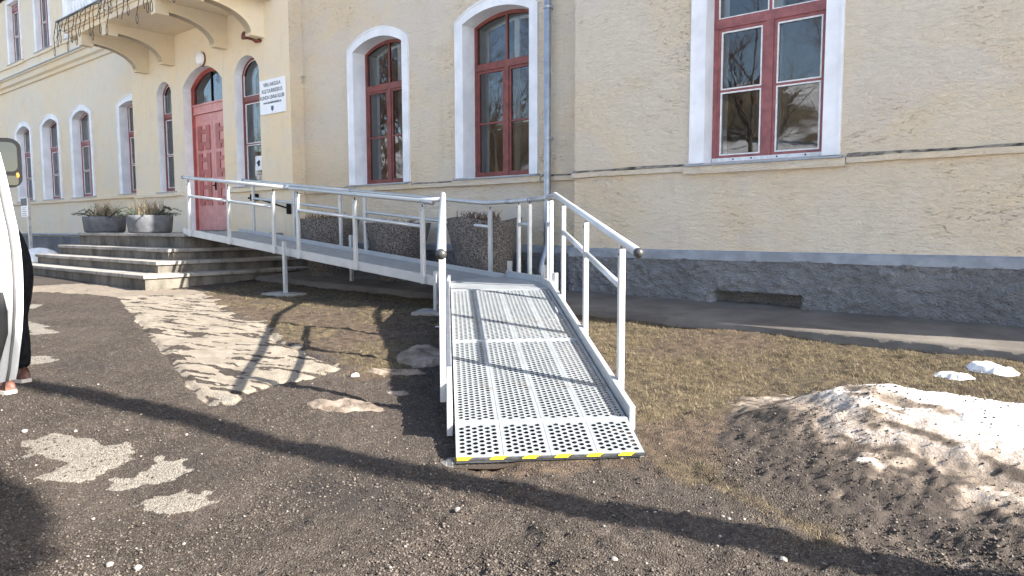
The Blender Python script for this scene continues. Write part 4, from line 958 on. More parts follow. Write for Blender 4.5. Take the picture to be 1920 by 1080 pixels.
# information sign on a post left of the steps
isg = empty('information_sign', (-20.75, 6.0, .25)); tag(isg, 'small white information board on a grey post left of the steps', 'sign')
a0, a1 = at_y(41, 371, 6.0), at_y(55, 406, 6.0)
mb = MB(); mb.box(a0.x, a1.x, 5.97, 5.985, a1.z, a0.z); mb.build('board', M['sign_white'], isg)
mb = MB(); mb.box(a0.x + .02, a1.x - .02, 5.964, 5.969, a0.z - .20, a0.z - .02); mb.build('picture', M['van_in'], isg)
mb = MB()
for k in range(5): mb.box(a0.x + .08, a1.x - .08 - .05 * (k % 2), 5.965, 5.969, a0.z - .26 - .045 * k, a0.z - .25 - .045 * k)
mb.build('lettering', M['ink'], isg)
mb = MB(); mb.box(a1.x - .13, a1.x - .05, 5.99, 6.05, .1, a0.z - .03); mb.build('post', M['zinc'], isg)
# ---------------------------------------------------------------- snow
def snow_mat(name):
    t = NT(name); a = t.attr('dirt')
    f_ = t.math('ADD', a, t.math('MULTIPLY', t.math('SUBTRACT', t.noise(7, 7, .72, None, .6), .5), .9))
    f2 = t.math('ADD', a, t.math('MULTIPLY', t.math('SUBTRACT', t.noise(55, 4, .7), .5), .8))
    snow_c = t.mix(t.ramp(t.noise(4, 5, .6), .4, .7), (.80, .80, .80), (.66, .64, .60))
    c = t.mix(t.ramp(f2, .05, .55), snow_c, (.30, .245, .195))
    c = t.mix(t.ramp(f_, .38, .78), c, (.115, .088, .066))
    c = t.mix(t.ramp(t.math('ADD', f_, t.math('MULTIPLY', t.math('SUBTRACT', t.noise(40, 5, .7), .5), .8)), .62, .95), c, (.050, .039, .031))
    t.color(c).set(t.ramp(a, .2, .8, .55, .85), 0, .35); t.bump(t.math('ADD', t.noise(30, 6, .7), t.math('MULTIPLY', t.noise(90, 4, .7), .6)), .8, .015)
    t.b.inputs['Subsurface Weight'].default_value = 0.0
    return t.m
M['snow'] = snow_mat('dirty_snow')
sx_ = np.arange(-2.35, 3.4, .018); sy_ = np.arange(2.3, 6.2, .018); SX, SY = np.meshgrid(sx_, sy_)
BANK = [(-1.98, 4.75), (-1.95, 4.25), (-1.78, 3.75), (-1.5, 3.42), (-1.1, 3.12), (-.75, 2.92), (-.3, 2.75), (.4, 2.7), (3.3, 2.6), (3.3, 5.5), (.6, 5.45), (-.35, 5.38), (-1.0, 5.38), (-1.38, 5.32), (-1.5, 5.15), (-1.75, 5.0)]
dB = poly_dist(SX, SY, BANK) + .12 * (fbm(SX * 4, SY * 4, 4, 51) - .5)
prof = sstep(dB / .95); crest = np.exp(-((SY - 4.75 - .10 * SX) / .75) ** 2)
hum = fbm(SX * 1.7, SY * 2.0, 4, 61); fin = fbm(SX * 7, SY * 7, 4, 63)
front_ = np.clip((4.50 - SY) / .95, 0, 1)
BH = prof * (.11 + .17 * crest * np.clip((SX + 2.2) / 1.0, .35, 1)) + prof * .12 * (hum - .5) + np.clip(dB / .25, 0, 1) * .030 * (fin - .5) * (1 + .8 * (1 - crest)) + np.clip(dB / .2, 0, 1) * .018 * (fbm(SX * 26, SY * 26, 3, 66) - .5)
pit = np.abs(fbm(SX * 16, SY * 16, 3, 68) - .5); BH -= np.clip(dB / .2, 0, 1) * .038 * np.clip(front_ - .15, 0, 1) * (.25 - pit) * 2
melt = np.exp(-(((SX + .35) / .55) ** 2 + ((SY - 3.75 + .2 * SX) / .10) ** 2)); BH -= .05 * melt
SZ = ground_z(SX.ravel(), SY.ravel()).reshape(SX.shape) * .6 + gz(SX, SY) * .4 + np.where(dB > 0, BH, -.06 + 0 * BH) - .008
front = np.clip((4.50 - .05 * SX - SY) / .95, 0, 1.2)
dirt = np.clip(-.06 + .90 * front + .55 * (fbm(SX * 2.4, SY * 2.6, 4, 71) - .5) + .4 * np.exp(-np.clip(dB, 0, 9) / .12) * (SY < 5) + .55 * sstep((-SX - .75) / .9) - .32 * sstep((SX + .3) / 1.5), 0, 1.1)
streak = sstep((fbm(SX * 3.5 + SY, SY * 11 + 2 * SX, 4, 77) - .56) / .1); dirt = np.clip(dirt + .35 * streak * (SY < 5.0), 0, 1)
lite = sstep((fbm(SX * 5.1, SY * 6.1, 4, 88) - .57) / .10); dirt = np.clip(dirt - .35 * lite * (SY < 3.9) * (SX > -.9), 0, 1)
keep = dB > -.10
n2, n1 = SX.shape; ii = np.arange(n1 * n2).reshape(n2, n1); FQ = np.stack([ii[:-1, :-1], ii[:-1, 1:], ii[1:, 1:], ii[1:, :-1]], -1).reshape(-1, 4)
kv = keep.ravel(); FQ = FQ[kv[FQ].all(1)]; used = np.unique(FQ); rem = np.full(n1 * n2, -1); rem[used] = np.arange(len(used))
Vs = np.stack([SX, SY, SZ], -1).reshape(-1, 3)[used]
sb = link('snow_bank', arr_mesh('snow_bank', Vs, rem[FQ], M['snow'], True, {'dirt': dirt.ravel()[used]})); tag(sb, 'large melting snow bank, white on top and dirty brown in front', 'snow')
def bank_top(x, y):
    i = int(np.clip((x - sx_[0]) / .018, 0, n1 - 1)); j = int(np.clip((y - sy_[0]) / .018, 0, n2 - 1)); return SZ[j, i] if keep[j, i] else -9
def snow_blob(px, py, w, d, hgt, rz, seed, label, dirtv, mat=None, name='snow_patch'):
    p = on_ground(px, py); n_ = 40; xs_ = np.linspace(-1, 1, n_); A, B = np.meshgrid(xs_, xs_); ang = np.arctan2(B, A); rr = np.hypot(A, B)
    lim_ = .62 + .5 * fbm(np.cos(ang) * 2.2 + seed, np.sin(ang) * 2.2, 3, seed); hh = np.clip(1 - rr / lim_, 0, 1); hh = sstep(hh * 2.2) * (.6 + .8 * fbm(A * 3, B * 3, 3, seed + 5)) * hgt
    X_ = p.x + A * w * math.cos(rz) - B * d * math.sin(rz); Y_ = p.y + A * w * math.sin(rz) + B * d * math.cos(rz)
    Z_ = ground_z(X_.ravel(), Y_.ravel()).reshape(X_.shape) + hh - .006; ok = (rr < lim_ * 1.02).ravel()
    i2 = np.arange(n_ * n_).reshape(n_, n_); fq = np.stack([i2[:-1, :-1], i2[:-1, 1:], i2[1:, 1:], i2[1:, :-1]], -1).reshape(-1, 4); fq = fq[ok[fq].all(1)]; u_ = np.unique(fq); rm = np.full(n_ * n_, -1); rm[u_] = np.arange(len(u_))
    V_ = np.stack([X_, Y_, Z_], -1).reshape(-1, 3)[u_]
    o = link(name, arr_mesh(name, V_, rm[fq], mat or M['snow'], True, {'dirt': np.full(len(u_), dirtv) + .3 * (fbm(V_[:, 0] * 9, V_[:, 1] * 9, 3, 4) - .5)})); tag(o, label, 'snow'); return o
snow_blob(1787, 706, .17, .10, .035, .1, 3, 'smaller flat snow remnant on the grass behind the snow bank', .05)
snow_blob(1858, 697, .21, .15, .05, -.2, 5, 'larger curled snow remnant on the grass behind the snow bank', .0)
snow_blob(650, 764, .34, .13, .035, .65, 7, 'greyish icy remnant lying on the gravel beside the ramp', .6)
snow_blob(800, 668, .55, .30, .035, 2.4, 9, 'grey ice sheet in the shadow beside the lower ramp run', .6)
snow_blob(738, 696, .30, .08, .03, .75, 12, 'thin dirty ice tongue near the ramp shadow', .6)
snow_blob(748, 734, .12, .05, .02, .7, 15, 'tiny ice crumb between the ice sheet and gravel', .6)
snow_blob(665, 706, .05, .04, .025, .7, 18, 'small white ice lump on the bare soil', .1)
snow_blob(530, 799, .16, .05, .004, .6, 21, 'thin damp frost spot on the gravel', .5)
pz = Vector((-19.9, 5.55, .3)); mb = MB(); mb.sphere((-19.6, 5.9, .42), .5, 16, 10, 1.5, .9, .75); o = mb.build('snow_heap', M['snow'], None, True); at_ = o.data.attributes.new('dirt', 'FLOAT', 'POINT'); tag(o, 'small snow heap left of the entrance steps', 'snow')

# puddle under the lip
mb = MB(); n_ = 26; z_ = min(float(ground_z(pud.x, pud.y)) + .018, .0)
vs = [(pud.x, pud.y, z_)] + [(pud.x + (.24 + .05 * math.sin(3 * a)) * math.cos(a) * .72 - .09 * math.sin(a) * .7, pud.y + .24 * math.cos(a) * .62 + (.09) * math.sin(a), z_) for a in np.linspace(0, 6.283, n_, False)]
mb.add(vs, [(0, 1 + i, 1 + (i + 1) % n_) for i in range(n_)]); t = NT('muddy_water'); t.color((.06, .045, .035)).set(.06, 0, .6); tag(mb.build('puddle', t.m, None), kind='structure')

# ---------------------------------------------------------------- dry grass, gravel and stones
def blades(n, sample, Lr, wdt):
    xs_, ys_, dens = sample(n); kp = rng.random(len(xs_)) < dens; x, y = xs_[kp], ys_[kp]; m = len(x); z = ground_z(x, y) - .004
    L_ = rng.uniform(*Lr, m); a = rng.uniform(0, 6.283, m); tl = np.clip(rng.normal(1.15, .38, m), .05, 1.52); L_ = L_ * np.where(rng.random(m) < .12, 1.7, 1); dx, dy, dz = np.sin(tl) * np.cos(a), np.sin(tl) * np.sin(a), np.cos(tl)
    wx, wy = -np.sin(a) * wdt, np.cos(a) * wdt
    V_ = np.stack([np.stack([x - wx, y - wy, z], -1), np.stack([x + wx, y + wy, z], -1), np.stack([x + dx * L_, y + dy * L_, z + dz * L_ + .002], -1)], 1).reshape(-1, 3)
    return V_, np.repeat(rng.random(m), 3)
def samp_r(n):
    x = rng.uniform(-4.6, 1.2, n); y = rng.uniform(2.6, 6.9, n); d = gval(gr, x, y) * sstep((fbm(x * 3, y * 3, 3, 97) - .22) / .25)
    inb = np.array(poly_dist(x, y, BANK)) > .05; fa_ = -(x + 2.529) * .7071 + (y - 3.31) * .7071; fc_ = (x + 2.529) * .7071 + (y - 3.31) * .7071
    d = np.where(inb | ((np.abs(fc_) < .56) & (fa_ > -.42)), 0, d); return x, y, d
def samp_l(n):
    x = rng.uniform(-11.5, -3.8, n); y = rng.uniform(3.3, 6.9, n); return x, y, gval(gr, x, y) * .7 * sstep((fbm(x * 3, y * 3, 3, 98) - .25) / .3)
t = NT('dry_grass'); tn = t.attr('tint'); c = t.mix(t.ramp(tn, 0, .55), (.062, .044, .029), (.25, .197, .122)); c = t.mix(t.ramp(tn, .80, .95), c, (.12, .13, .052)); c = t.mix(t.ramp(t.noise(2.5, 3), .4, .7, 0, .5), c, (.12, .085, .05))
t.color(c).set(.8, 0, .2); M['grass'] = t.m
Va, Ta = blades(300000, samp_r, (.014, .036), .0016); Vb, Tb = blades(200000, samp_l, (.014, .036), .0018)
V_ = np.concatenate([Va, Vb]); T_ = np.concatenate([Ta, Tb])
go = link('dry_grass', arr_mesh('dry_grass', V_, np.arange(len(V_)).reshape(-1, 3), M['grass'], False, {'tint': T_})); tag(go, 'flattened straw coloured dry lawn grass around the ramp', 'grass', kind='stuff')
# gravel
def gravel(n):
    u_ = rng.random(n); px = rng.uniform(-20, 1940, n); py = 1095 - 470 * u_ ** 1.4; out = []
    D = np.array([[*(fw)], [*(rt)], [*(up)]]); dirs = D[0] + D[1] * ((px - 960) / F_PX)[:, None] - D[2] * ((py - 540) / F_PX)[:, None]
    z = np.full(n, .02)
    for _ in range(4):
        s = (z - CAM_H) / dirs[:, 2]; x = dirs[:, 0] * s; y = dirs[:, 1] * s; z = gz(x, y)
    return x, y
x, y = gravel(75000); kp = (gval(gr, x, y) < .5) & (gval(slab, x, y) < .4) & (x > -9) 
dm = fbm(x * 1.6, y * 1.6, 3, 121); kp &= rng.random(len(x)) < np.clip((dm - .3) * 3, .15, 1)
fa_ = -(x + 2.529) * .7071 + (y - 3.31) * .7071; fc_ = (x + 2.529) * .7071 + (y - 3.31) * .7071; kp &= ~((np.abs(fc_) < .6) & (fa_ > -.45))
x, y = x[kp], y[kp]; m = len(x); z = ground_z(x, y)
bi = np.clip(((x - sx_[0]) / .018).round().astype(int), 0, n1 - 1); bj = np.clip(((y - sy_[0]) / .018).round().astype(int), 0, n2 - 1); z = np.where(keep[bj, bi], np.maximum(z, SZ[bj, bi]), z); s = .0018 + .0065 * rng.random(m) ** 4
octv = np.array([[1, 0, 0], [-1, 0, 0], [0, 1, 0], [0, -1, 0], [0, 0, 1], [0, 0, -1]], float); octf = np.array([[0, 2, 4], [2, 1, 4], [1, 3, 4], [3, 0, 4], [2, 0, 5], [1, 2, 5], [3, 1, 5], [0, 3, 5]])
an = rng.uniform(0, 6.283, m); sc3 = rng.uniform(.6, 1.5, (m, 3)) * s[:, None]; sc3[:, 2] *= .7
vv = octv[None] * sc3[:, None, :]; ca, sa = np.cos(an)[:, None], np.sin(an)[:, None]
VX = vv[..., 0] * ca - vv[..., 1] * sa + x[:, None]; VY = vv[..., 0] * sa + vv[..., 1] * ca + y[:, None]; VZ = vv[..., 2] + (z + s * .3)[:, None]
V_ = np.stack([VX, VY, VZ], -1).reshape(-1, 3); Fg = (octf[None] + (np.arange(m) * 6)[:, None, None]).reshape(-1, 3)
t = NT('gravel_mix'); tn = t.attr('tint'); c = t.mix(t.ramp(tn, .1, .8), (.035, .028, .022), (.12, .10, .085)); c = t.mix(t.ramp(tn, .965, .995), c, (.24, .22, .19)); t.color(c).set(.9, 0, .3)
tag(link('gravel', arr_mesh('gravel', V_, Fg, t.m, False, {'tint': np.repeat(rng.random(m), 6)})), 'fine loose gravel scattered over the brown yard', 'gravel', kind='stuff')
# single stones that can be picked out
def stone_mesh(seed):
    rg = random.Random(seed); bm = bmesh.new(); bmesh.ops.create_icosphere(bm, subdivisions=2, radius=1)
    ax = [Vector((rg.uniform(-1, 1), rg.uniform(-1, 1), rg.uniform(-1, 1))).normalized() for _ in range(7)]
    for v_ in bm.verts:
        for a in ax:
            d_ = v_.co.dot(a) - .72
            if d_ > 0: v_.co -= a * d_ * .9
        v_.co.z *= .7
    me = bpy.data.meshes.new('stone'); bm.to_mesh(me); bm.free(); me.materials.append(M['stone']); return me
SM = [stone_mesh(i) for i in range(5)]
big = [(859, 966, 13, 'white angular stone lying on gravel ahead of the shadow stripe'), (1468, 1052, 17, 'pale flat stone at the edge of the snow bank foot'), (1152, 1054, 12, 'beige broken stone on gravel beyond the shadow stripe'), (1166, 856, 9, 'small white stone touching the ramp lip'),
       (46, 812, 8, 'white stone beside the pale dusty patch'), (207, 1062, 12, 'white stone at the edge of the tree shadow'), (258, 1070, 13, 'wide white stone beside a crack in the gravel')]
small = [(1000, 978), (1132, 990), (718, 995), (1213, 962), (1228, 964), (1212, 1058), (880, 985), (142, 814), (350, 815), (238, 808), (220, 924), (175, 975), (264, 1035), (255, 1028), (345, 1022), (165, 1043), (1290, 964), (1355, 975), (1395, 980), (1372, 962), (1280, 1000), (1350, 1010), (1345, 1030), (184, 722), (760, 1032), (412, 790), (1332, 934), (1367, 978), (1735, 1026), (1500, 910), (1495, 902)]
for k, (px, py, s_, lab) in enumerate(big):
    p = on_ground(px, py); r_ = s_ / F_PX * (p - Vector((0, 0, CAM_H))).length * .55; zz = max(float(ground_z(p.x, p.y)), bank_top(p.x, p.y))
    o = link('stone', SM[k % 5], None, 0, Matrix.Translation((p.x, p.y, zz + r_ * .25)) @ Matrix.Rotation(k * 1.3, 4, 'Z') @ Matrix.Scale(r_, 4)); tag(o, lab, 'stone')
for k, (px, py) in enumerate(small):
    p = on_ground(px, py); r_ = (1.8 + 2.0 * ((k * 37 % 10) / 10)) / F_PX * (p - Vector((0, 0, CAM_H))).length; zz = max(float(ground_z(p.x, p.y)), bank_top(p.x, p.y))
    o = link('pebble', SM[k % 5], None, 0, Matrix.Translation((p.x, p.y, zz + r_ * .2)) @ Matrix.Rotation(k * 2.1, 4, 'Z') @ Matrix.Scale(r_, 4)); tag(o, 'small pale pebble lying loose on the brown gravel', 'pebble', 'pale pebbles on the gravel')

# ---------------------------------------------------------------- van with an open door, person behind it
vd = Vector((-.965, .26, 0)).normalized(); vo = Vector((.26, .965, 0)).normalized()      # heading, outward from the right-hand side
hinge = Vector((-5.02, .42, 0)); gzv = .02
vr_ = empty('delivery_van', (hinge.x, hinge.y - .8, gzv), 0); tag(vr_, 'white van with its front door standing open beside the yard', 'van')
def vp(f_, o_, z): return hinge + vd * f_ + vo * o_ + Z3 * (z + gzv)
def loft(rings, mat, name, par, cap=True, smooth=True):
    mb = MB(); n_ = len(rings[0]); vs = [p for r__ in rings for p in r__]; fs = [(i * n_ + k, i * n_ + (k + 1) % n_, (i + 1) * n_ + (k + 1) % n_, (i + 1) * n_ + k) for i in range(len(rings) - 1) for k in range(n_)]
    if cap: fs += [tuple(range(n_)), tuple((len(rings) - 1) * n_ + k for k in range(n_))]
    mb.add(vs, fs); return mb.build(name, mat, par, smooth)
def section(f_, top, wtop, zb=.32, inset=0):
    w = 1.9 - inset; return [vp(f_, 0 - inset, zb), vp(f_, .0 - inset, 1.0), vp(f_, -.06 - inset, 1.25), vp(f_, -wtop, top - .08), vp(f_, -wtop - .12, top), vp(f_, -w + wtop + .12, top), vp(f_, -w + wtop, top - .08), vp(f_, -w + .06, 1.25), vp(f_, -w, 1.0), vp(f_, -w, zb)]
bo = loft([section(f_, tp, wt) for f_, tp, wt in ((-3.1, 2.1, .2), (-2.9, 2.2, .16), (-1.3, 2.2, .16), (-1.12, 2.18, .18))], M['van'], 'body', vr_, True, False)
loft([section(f_, tp, wt, .32, i_) for f_, tp, wt, i_ in ((-1.115, 2.16, .2, .15), (.02, 2.05, .22, .15))], M['van_in'], 'cab', vr_, True, False)
loft([section(f_, tp, wt, .32, i_) for f_, tp, wt, i_ in ((.025, 1.12, .12, .0), (.55, 1.06, .12, .02), (.62, .9, .14, .06))], M['van'], 'bonnet', vr_, True, False)
def wheel(f_, o_):
    w = empty('wheel', vp(f_, o_, .33)); w.parent = vr_; w.matrix_parent_inverse = vr_.matrix_basis.inverted()
    for nm, rad, wd, mt in (('tyre', .33, .10, 'rubber'), ('rim', .21, .11, 'zinc')):
        mb = MB(); c_ = vp(f_, o_, .33); mb.tube([c_ - vo * wd, c_ + vo * wd], rad, 24); o = mb.build(nm, M[mt], None); o.parent = w; o.matrix_parent_inverse = w.matrix_basis.inverted()
wheel(-2.4, -.14); wheel(.25, -.16)
# the open door, seen from its shut-edge: the silhouette follows the curved skin
dd = Vector((.72, .69, 0)).normalized(); dn = Vector((dd.y, -dd.x, 0))               # along the door from hinge to shut-edge; towards its inside
DT = Vector((-4.10, 1.11, 0)); z_g = .02
prof_px = [(0, 285), (9, 318), (17, 352), (26, 395), (34, 430), (40, 470), (43, 510), (44, 545), (44, 580), (42, 620), (38, 655), (34, 690), (30, 711)]
ring_in, ring_out, back_in, back_out = [], [], [], []
for (px, py) in prof_px:
    d_ = ray(px, py); s_ = DT.dot(dn) / d_.dot(dn) if abs(d_.dot(dn)) > 1e-6 else 4; 
    tt = DT.length / math.hypot(d_.x, d_.y); p = Vector((0, 0, CAM_H)) + d_ * tt
    ring_out.append(p); ring_in.append(p + dn * .03 - dd * .05)
door_o = empty('door', (DT.x, DT.y, .35)); door_o.parent = vr_; door_o.matrix_parent_inverse = vr_.matrix_basis.inverted()
def vput(mb, name, mat, smooth=False):
    o = mb.build(name, mat, None, smooth); o.parent = door_o; o.matrix_parent_inverse = door_o.matrix_basis.inverted(); return o
W_ = [1.0] * len(prof_px); mb = MB(); n_ = len(prof_px)
hg = [Vector((p.x, p.y, p.z)) - dd * (1.02 + .0 * i) for i, p in enumerate(ring_out)]
A = [p for p in ring_out]; B = [p + dn * .085 - dd * .03 for p in ring_out]; Hh = [h_ for h_ in hg]; H2 = [h_ + dn * .085 for h_ in hg]
allv = A + B + H2 + Hh; fs = []
for i in range(n_ - 1):
    for q in range(4): fs.append((q * n_ + i, q * n_ + i + 1, ((q + 1) % 4) * n_ + i + 1, ((q + 1) % 4) * n_ + i))
fs += [(n_ - 1, 2 * n_ - 1, 3 * n_ - 1, 4 * n_ - 1), (0, 3 * n_, 2 * n_, n_)]
mb.add(allv, fs); vput(mb, 'panel', M['van'])
mb = MB(); mb.tube([p + dn * .09 - dd * .05 for p in ring_out[7:12]], [.008, .028, .034, .022, .006], 8); vput(mb, 'door_seal', M['rubber'], True)
mb = MB(); q = ring_out[10] + dn * .09 - dd * .10; mb.obox(q, dd, Z3, dn, .03, .045, .006); vput(mb, 'lock', M['zinc'])
mb = MB(); mb.tube([p + dn * .05 - dd * .012 for p in ring_out], .007, 6); vput(mb, 'edge_seal', M['van_in'], True)
mb = MB(); zt_, zb_ = ring_out[4].z, ring_out[10].z
for (a0_, a1_, z0_, z1_) in ((.13, .9, zb_, zt_ - .03),): mb.obox(ring_out[7] * 1.0 - dd * (a0_ + a1_) / 2 + dn * .09 + Z3 * ((z0_ + z1_) / 2 - ring_out[7].z), dd, Z3, dn, (a1_ - a0_) / 2, (z1_ - z0_) / 2, .012)
vput(mb, 'trim_panel', M['zinc'])
# wing mirror on its arm
mc = Vector((0, 0, CAM_H)) + ray(5, 305) * 3.62
toc = (Vector((0, 0, CAM_H)) - mc).normalized(); ms = toc.cross(Z3).normalized()
def rrect(c_, w, h_, n_, off, rad=.05):
    out = []
    for (cx, cz, a0) in ((w - rad, h_ - rad, 0), (-w + rad, h_ - rad, 90), (-w + rad, -h_ + rad, 180), (w - rad, -h_ + rad, 270)):
        for k in range(n_): a = R(a0 + 90 * k / (n_ - 1)); out.append(c_ + ms * (cx + rad * math.cos(a)) + Z3 * (cz + rad * math.sin(a)) + toc * off)
    return out
mb = MB(); r1_ = rrect(mc, .080, .125, 5, 0); r2_ = rrect(mc, .080, .125, 5, -.05); r3_ = rrect(mc, .06, .10, 5, -.10); n_ = len(r1_)
mb.add(r1_ + r2_ + r3_, [(i * n_ + k, i * n_ + (k + 1) % n_, (i + 1) * n_ + (k + 1) % n_, (i + 1) * n_ + k) for i in range(2) for k in range(n_)] + [tuple(range(2 * n_, 3 * n_)), tuple(range(n_))]); mb.tube([mc - Z3 * .11 - toc * .04, mc - Z3 * .19 - toc * .04 - ms * -.02, mc - Z3 * .24 - toc * .02 + ms * .06], [.022, .02, .02], 8)
vput(mb, 'mirror_housing', M['black'])
g_ = MB(); a_ = rrect(mc + Z3 * .030, .062, .074, 5, .003, .03); g_.add(a_, [tuple(range(len(a_)))]); a_ = rrect(mc - Z3 * .088, .062, .024, 5, .003, .015); g_.add(a_, [tuple(range(len(a_)))]); vput(g_, 'mirror_glass', M['mirror'])
mb = MB(); q = Vector((0, 0, CAM_H)) + ray(33, 329) * 3.66; mb.sphere(q, .013, 10, 8, .6, .6, 1.1); vput(mb, 'indicator', M['amber'], True)

# person bent towards the van, mostly behind the door
pr = empty('person', (-5.75, 1.50, .12)); tag(pr, 'person in black trousers and brown shoes bending behind the open van door', 'person')
f1 = on_ground(6, 738); f2 = on_ground(35, 716); base = (f1 + f2) / 2
pf = Vector((-.97, -.20, 0)).normalized(); ps = Vector((-pf.y, pf.x, 0))
fz1, fz2 = float(ground_z(f1.x, f1.y)), float(ground_z(f2.x, f2.y))
hip = at_z(30, 470, 1.02); hd = math.hypot(f1.x, f1.y) * 1.02; d_ = ray(14, 455); hip = Vector((0, 0, CAM_H)) + d_ * (hd / math.hypot(d_.x, d_.y)); hip.z = 1.06; hip += pf * .06
sk = {}; ed = []
def add(nm, p, r_, par_=None): sk[nm] = (Vector(p), r_); ed.append((par_, nm)) if par_ else None
add('pelvis', hip, .155); add('waist', hip + pf * .10 + Z3 * .13, .150, 'pelvis'); add('chest', hip + pf * .36 + Z3 * .30, .165, 'waist'); add('neck', hip + pf * .52 + Z3 * .40, .07, 'chest'); add('head0', hip + pf * .60 + Z3 * .42, .085, 'neck'); add('head1', hip + pf * .72 + Z3 * .42, .095, 'head0'); add('head2', hip + pf * .80 + Z3 * .38, .07, 'head1')
for nm, ft, fz, s in (('l', f1, fz1, 1), ('r', f2, fz2, -1)):
    ank = Vector((ft.x, ft.y, fz + .09)) - pf * .06; hp = hip + ps * (.10 * s) - Z3 * .07; kn = hp.lerp(ank, .52) + pf * .07
    add('hip' + nm, hp, .125, 'pelvis'); add('th' + nm, hp.lerp(kn, .5), .105, 'hip' + nm); add('kn' + nm, kn, .078, 'th' + nm); add('ca' + nm, kn.lerp(ank, .35) - pf * .02, .075, 'kn' + nm); add('an' + nm, ank, .062, 'ca' + nm)
    sh = hip + pf * .42 + Z3 * .33 + ps * (.19 * s); el = sh + pf * .16 - Z3 * .24 + ps * .03 * s; wr_ = el + pf * .24 + Z3 * .02; add('sh' + nm, sh, .062, 'chest'); add('el' + nm, el, .048, 'sh' + nm); add('wr' + nm, wr_, .034, 'el' + nm); add('pa' + nm, wr_ + pf * .06, .036, 'wr' + nm)
    for fi in range(4): o0 = wr_ + pf * .11 + ps * (.026 * (fi - 1.5)); add('f%s%d' % (nm, fi), o0, .0095, 'pa' + nm); add('g%s%d' % (nm, fi), o0 + pf * .05 - Z3 * .02, .008, 'f%s%d' % (nm, fi))
    add('t%s' % nm, wr_ + pf * .05 - ps * s * .05 - Z3 * .02, .010, 'pa' + nm)
names = list(sk); me = bpy.data.meshes.new('body'); me.from_pydata([sk[n__][0] for n__ in names], [(names.index(a), names.index(b)) for a, b in ed], [])
tmp = bpy.data.objects.new('body_tmp', me); col.objects.link(tmp); sm_ = tmp.modifiers.new('skin', 'SKIN'); sm_.use_smooth_shade = True
for i, n__ in enumerate(names): me.skin_vertices[0].data[i].radius = (sk[n__][1],) * 2; me.skin_vertices[0].data[i].use_root = (n__ == 'pelvis')
tmp.modifiers.new('sub', 'SUBSURF').levels = 2; tmp.modifiers['sub'].render_levels = 2
dg = bpy.context.evaluated_depsgraph_get(); bme_ = bpy.data.meshes.new_from_object(tmp.evaluated_get(dg)); bpy.data.objects.remove(tmp)
bme_.name = 'body'; bme_.materials.clear()
for k in ('trouser', 'shirt', 'skin'): bme_.materials.append(M[k])
wz = hip + pf * .05 + Z3 * .17; wn_ = (pf * .6 + Z3 * .8)
for p in bme_.polygons:
    c_ = p.center; s_ = (c_ - wz).dot(wn_); p.material_index = 0 if s_ < 0 else 1
    if (c_ - sk['head1'][0]).length < .16 or min((c_ - sk['pal'][0]).length, (c_ - sk['par'][0]).length) < .10: p.material_index = 2
    p.use_smooth = True
# folds in the trousers
co = np.empty(len(bme_.vertices) * 3); bme_.vertices.foreach_get('co', co); co = co.reshape(-1, 3); nn = np.empty_like(co); bme_.vertices.foreach_get('normal', nn.ravel()); 
link('body', bme_, pr)
for ft, fz in ((f1, fz1), (f2, fz2)):
    mb = MB(); rows_ = [(-.10, .035, .10), (-.06, .042, .11), (.0, .045, .105), (.06, .045, .075), (.12, .044, .055), (.16, .03, .04)]
    rg_ = []
    for (f_, w, h_) in rows_:
        c_ = Vector((ft.x, ft.y, fz + .022)) + pf * f_; rg_.append([c_ + ps * (w * math.cos(a)) + Z3 * max(0, h_ * math.sin(a)) for a in np.linspace(0, math.pi, 9)] + [c_ - ps * w * .5, c_ + ps * w * .5])
    o = loft(rg_, M['shoe'], 'shoe', pr)
    rg_ = []
    for (f_, w, h_) in [(-.112, .03, 0)] + rows_ + [(.175, .02, 0)]:
        c_ = Vector((ft.x, ft.y, fz)) + pf * f_; w = w + .006; rg_.append([c_ - ps * w, c_ + ps * w, c_ + ps * w + Z3 * .026, c_ - ps * w + Z3 * .026])
    loft(rg_, M['sole'], 'sole', o, True, False)
mb = MB(); mb.sphere(sk['head1'][0] + Z3 * .03 - pf * .03, .115, 14, 10, 1, .9, .85); mb.build('hair', M['hair'], pr, True)

# ---------------------------------------------------------------- trees and the bank behind the camera (they stand in the window reflections)
def bare_tree(seed, h_, levels=4, spread=.55, r0=.16):
    rg = random.Random(seed); tr_ = MB(); cr = MB()
    def grow(mb, p, d, L_, r_, lv):
        n_ = 4; pts = [p]; rs = [r_]; q = p.copy(); dd_ = d.copy()
        for i in range(n_):
            dd_ = (dd_ + Vector((rg.gauss(0, .10), rg.gauss(0, .10), rg.gauss(.03, .05)))).normalized(); q = q + dd_ * L_ / n_; pts.append(q.copy()); rs.append(r_ * (1 - .6 * (i + 1) / n_))
        mb.tube(pts, rs, 7 if lv == levels else (5 if lv > 1 else 3), False)
        if lv <= 0: return
        for k in range(rg.randint(4, 6) if lv < levels else 9):
            t_ = rg.uniform(.3, 1.0) if lv == levels else rg.uniform(.2, 1.0); i = min(n_ - 1, int(t_ * n_)); s = pts[i].lerp(pts[i + 1], t_ * n_ - i); a = rg.random() * 6.283; o_ = dd_.orthogonal().normalized(); o_ = (Matrix.Rotation(a, 3, dd_) @ o_)
            nd = (dd_ * rg.uniform(.5, 1.0) + o_ * rg.uniform(.5, 1.0) * spread * 1.4 + Vector((0, 0, .15))).normalized(); grow(cr, s, nd, L_ * rg.uniform(.42, .62), max(.004, r_ * (1 - .55 * t_) * .5), lv - 1)
    grow(tr_, Vector((0, 0, -.2)), Vector((0, 0, 1)), h_ * .8, r0, levels); return tr_, cr
